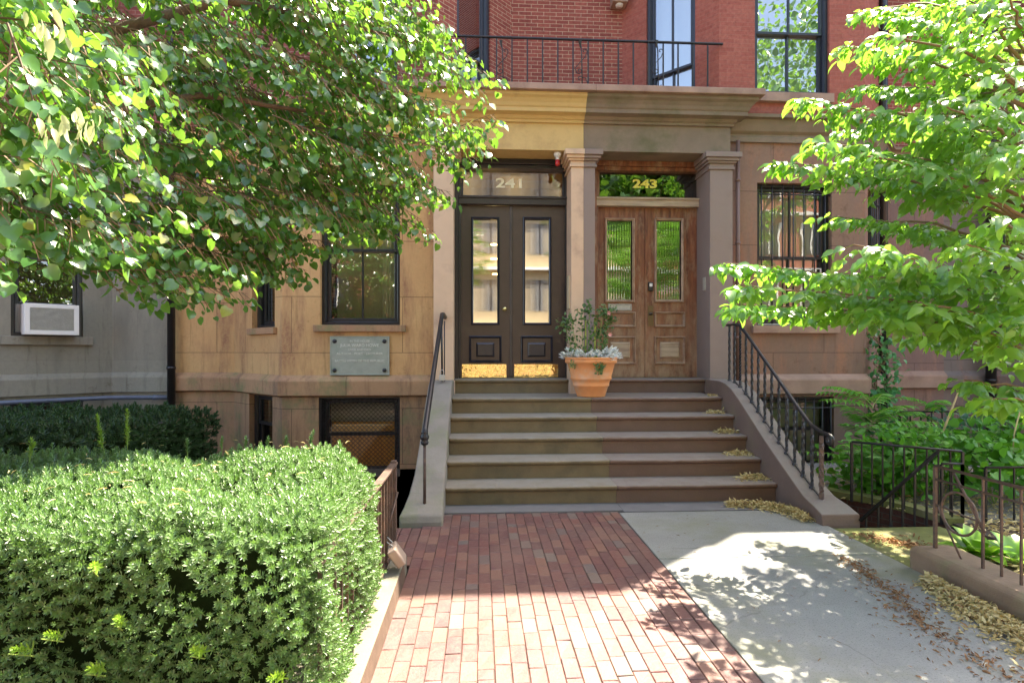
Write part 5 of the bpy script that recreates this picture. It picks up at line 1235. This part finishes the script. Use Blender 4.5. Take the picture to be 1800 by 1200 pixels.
# hosta
for i, (px_, py_, lab) in enumerate(((1712, 985, 'hosta with broad green leaves behind the first bars of the wheel fence'), (1775, 990, 'hosta with broad yellow green leaves nearest the right edge'))):
    g = gp(px_, py_, .02); g = Vector((max(3.22, g.x+.05), g.y, .02)); t = thing('hosta', g, lab, 'plant', 'hostas behind the right fence'); n_ = 14; az = RNG.uniform(0, 6.28, n_); el = RNG.uniform(.35, 1.1, n_)
    U = np.stack([np.cos(az)*np.cos(el), np.sin(az)*np.cos(el), np.sin(el)], 1); P = np.tile(np.array(g), (n_, 1))+U*.04
    leaves('leaves', [(x*1.3, y, z-.12*y*y) for x, y, z in OVAL_V], OVAL_F, P, U, np.stack([-np.cos(az)*.3, -np.sin(az)*.3, np.ones(n_)], 1), RNG.uniform(.13, .2, n_), leafmat('hosta leaf', (.10, .30, .03), (.22, .42, .04), (.3, .6, .05), .35, .3), t)
    MB().lathe(g, [(.03, -.02), (.02, .03), (0, .06)], 8).build('stem', STEMG, t)
# ground cover in the planting bed
n_ = 6500; P = np.stack([RNG.uniform(3.2, 5.6, n_), RNG.uniform(1.6, 4.36, n_), RNG.uniform(.02, .05, n_)], 1); P = P[(P[:, 1] < 3.54) | (P[:, 0] > 3.88)]; n_ = len(P)
leaves('leaf_litter', NARROW_V, OVAL_F, P, rn(n_)*[1, 1, .3], rn(n_, .5)+[0, 0, 1], RNG.uniform(.03, .06, n_), L_DRY, None, label='yellow leaf litter covering the bed behind the wheel fence', kind='stuff')
n_ = 2600; P = np.stack([RNG.uniform(3.5, 6.5, n_), RNG.uniform(4.45, 6.5, n_), RNG.uniform(-.005, .03, n_)], 1); k = P[:, 0] > 3.95-(P[:, 1]-4.4)*.55; P = P[k]; n_ = len(P)
leaves('leaf_litter', NARROW_V, OVAL_F, P, rn(n_)*[1, 1, .3], rn(n_, .5)+[0, 0, 1], RNG.uniform(.025, .06, n_), L_DRY, None, label='yellow leaf litter lying on the gravel bed by the basement area', kind='stuff')
# piles of bracts
def pile(pts, n, h, sz, label, mat=L_DRY, spread=1.0):
    P = []
    for i in range(n):
        a = random.random()*(len(pts)-1); k = int(a); f_ = a-k; (x0, y0, z0, r0), (x1, y1, z1, r1) = pts[k], pts[k+1]
        x, y, z, r = [u+(v-u)*f_ for u, v in ((x0, x1), (y0, y1), (z0, z1), (r0, r1))]
        rr_ = r*abs(random.gauss(0, .5)); an = random.uniform(0, 6.283); P.append((x+rr_*math.cos(an), y+rr_*math.sin(an)*.7, z+.004+random.random()*h*max(0, 1-rr_/max(r, 1e-3))))
    leaves('leaf_pile', [(x*1.1, y, z) for x, y, z in NARROW_V], OVAL_F, P, rn(n)*[1, 1, .35], rn(n, .6)+[0, 0, 1], RNG.uniform(.6, 1.2, n)*sz, mat, None, label=label, kind='stuff')
for k, (w_, n_, nm) in enumerate(((.05, 60, 'fourth step'), (.09, 90, 'third step'), (.11, 110, 'second step'), (.13, 170, 'lowest step'))):
    kk = 3-k; z = .18*(kk+1); y = 5.15+.3*kk+.2; pile([(SX1-.22, y, z, w_*1.2), (SX1-.05, y, z, w_*1.2)], n_*3, .045, .034, 'pale dry bracts gathered at the right end of the '+nm)
pile([(SX1-.11, 6.5, .9, .06), (SX1-.03, 6.5, .9, .05)], 80, .02, .03, 'pale dry bracts at the right end of the top landing')
pile([(2.25, 5.0, .01, .05), (2.55, 4.98, .01, .14), (2.72, 4.8, .01, .12), (2.72, 4.55, .01, .08)], 2400, .06, .034, 'yellow dry bracts heaped at the foot of the right cheek wall')
pile([(2.74, 3.3, .0, .05), (2.72, 3.0, .0, .15), (2.68, 2.7, .0, .20), (2.64, 2.2, .0, .2), (2.6, 1.8, 0, .2)], 6500, .07, .032, 'yellow dry bracts heaped along the right brown kerb')
pile([(2.5, 3.75, .0, .10), (2.45, 3.2, .0, .22), (2.3, 2.8, .0, .2), (2.3, 2.2, 0, .3)], 950, .006, .024, 'brown crumbled litter on the concrete beside the yellow heap', L_BROWN)
pile([(2.95, 4.2, -.0, .2), (3.2, 3.9, .0, .25), (3.3, 3.7, .0, .15)], 700, .008, .03, 'brown crumbled litter on the mossy slab', L_BROWN)
n_ = 130; P = np.stack([RNG.uniform(1.25, 2.8, n_), RNG.uniform(1.8, 4.9, n_), np.full(n_, .006)], 1)
leaves('leaf_scatter', [(x*.6, y, z) for x, y, z in NARROW_V], OVAL_F, P, rn(n_)*[1, 1, .1], rn(n_, .2)+[0, 0, 1], RNG.uniform(.01, .028, n_), L_BROWN, None, label='few small dead leaves scattered on the concrete walk', kind='stuff')

# ------------------------------------------------------------------ across the street (seen in the glass)
def far_house(x0, x1, h, label, mat, seed):
    t = thing('apartment_house', ((x0+x1)/2, -15, 0), label, 'house', 'houses across the street'); m = MB(); m.box(x0, x1, -22, -15, -.02, h); m.build('wall', mat, t)
    mt = MB(); m2 = MB(); z = .6
    f = Fr((x1, -15), (x0, -15)); W = x1-x0; nb_ = int(W/2.2)
    while z+1.7 < h-.3:
        for i in range(nb_):
            u = W*(i+.5)/nb_; mt.fbox(f, u-.5, u+.5, .0, .03, z, z+1.6); m2.fbox(f, u-.6, u-.5, 0, .08, z-.1, z+1.7); m2.fbox(f, u+.5, u+.6, 0, .08, z-.1, z+1.7); m2.fbox(f, u-.03, u+.03, .03, .06, z, z+1.6)
        m2.fbox(f, 0, W, 0, .35, z+2.1, z+2.25); z += 3.0
    mt.build('window', G_DARK if False else NAVY, t); m2.build('string_course', WHITE, t)
far_house(-14, -3.5, 12, 'red brick house across the street', BRK, 1)
far_house(-3.4, 7, 14, 'beige rendered house across the street', FARWALL, 2)
far_house(7.1, 19, 12, 'tall red brick house across the street', BRK, 3)
def street_tree(x, y, h, r, label, n=3800, ls=.25):
    t = thing('street_tree', (x, y, 0), label, 'tree', 'street trees behind the viewer'); m = MB(); limb(m, [(x, y, -.02), (x+.1, y, h*.35), (x-.1, y+.1, h*.6), (x, y, h*.85)], .17, .04)
    for k in range(6): a = k*1.05; limb(m, [(x, y, h*(.33+.05*k)), (x+math.cos(a)*r*.7, y+math.sin(a)*r*.7, h*(.6+.04*k))], .06, .015)
    m.build('trunk', BARK, t)
    c = RNG.normal(size=(70, 3)); c = unit(c)*RNG.uniform(.3, 1, (70, 1)); idx = RNG.integers(0, 70, n)
    P = np.array([x, y, h*.68])+(c[idx]+RNG.normal(0, .13, (n, 3)))*np.array([r, r, h*.30])
    leaves('crown', LINDEN_V, LINDEN_F, P, rn(n)+[0, 0, -.4], rn(n, .5)+[0, 0, .9], RNG.uniform(.7, 1.3, n)*ls, L_LIND, t)
street_tree(-5.4, -5.5, 12, 3.0, 'tall street tree behind the viewer to the left')
street_tree(5.6, -5.4, 10.5, 2.9, 'leafy street tree behind the viewer to the right', 5500); street_tree(11.5, -8.5, 17.5, 4.2, 'taller thin street tree behind the viewer farther right', 5500, .15)
street_tree(15.5, -5.2, 8.0, 2.4, 'street tree farther along the pavement to the right')
print('leaves', nleafL, nleafR)
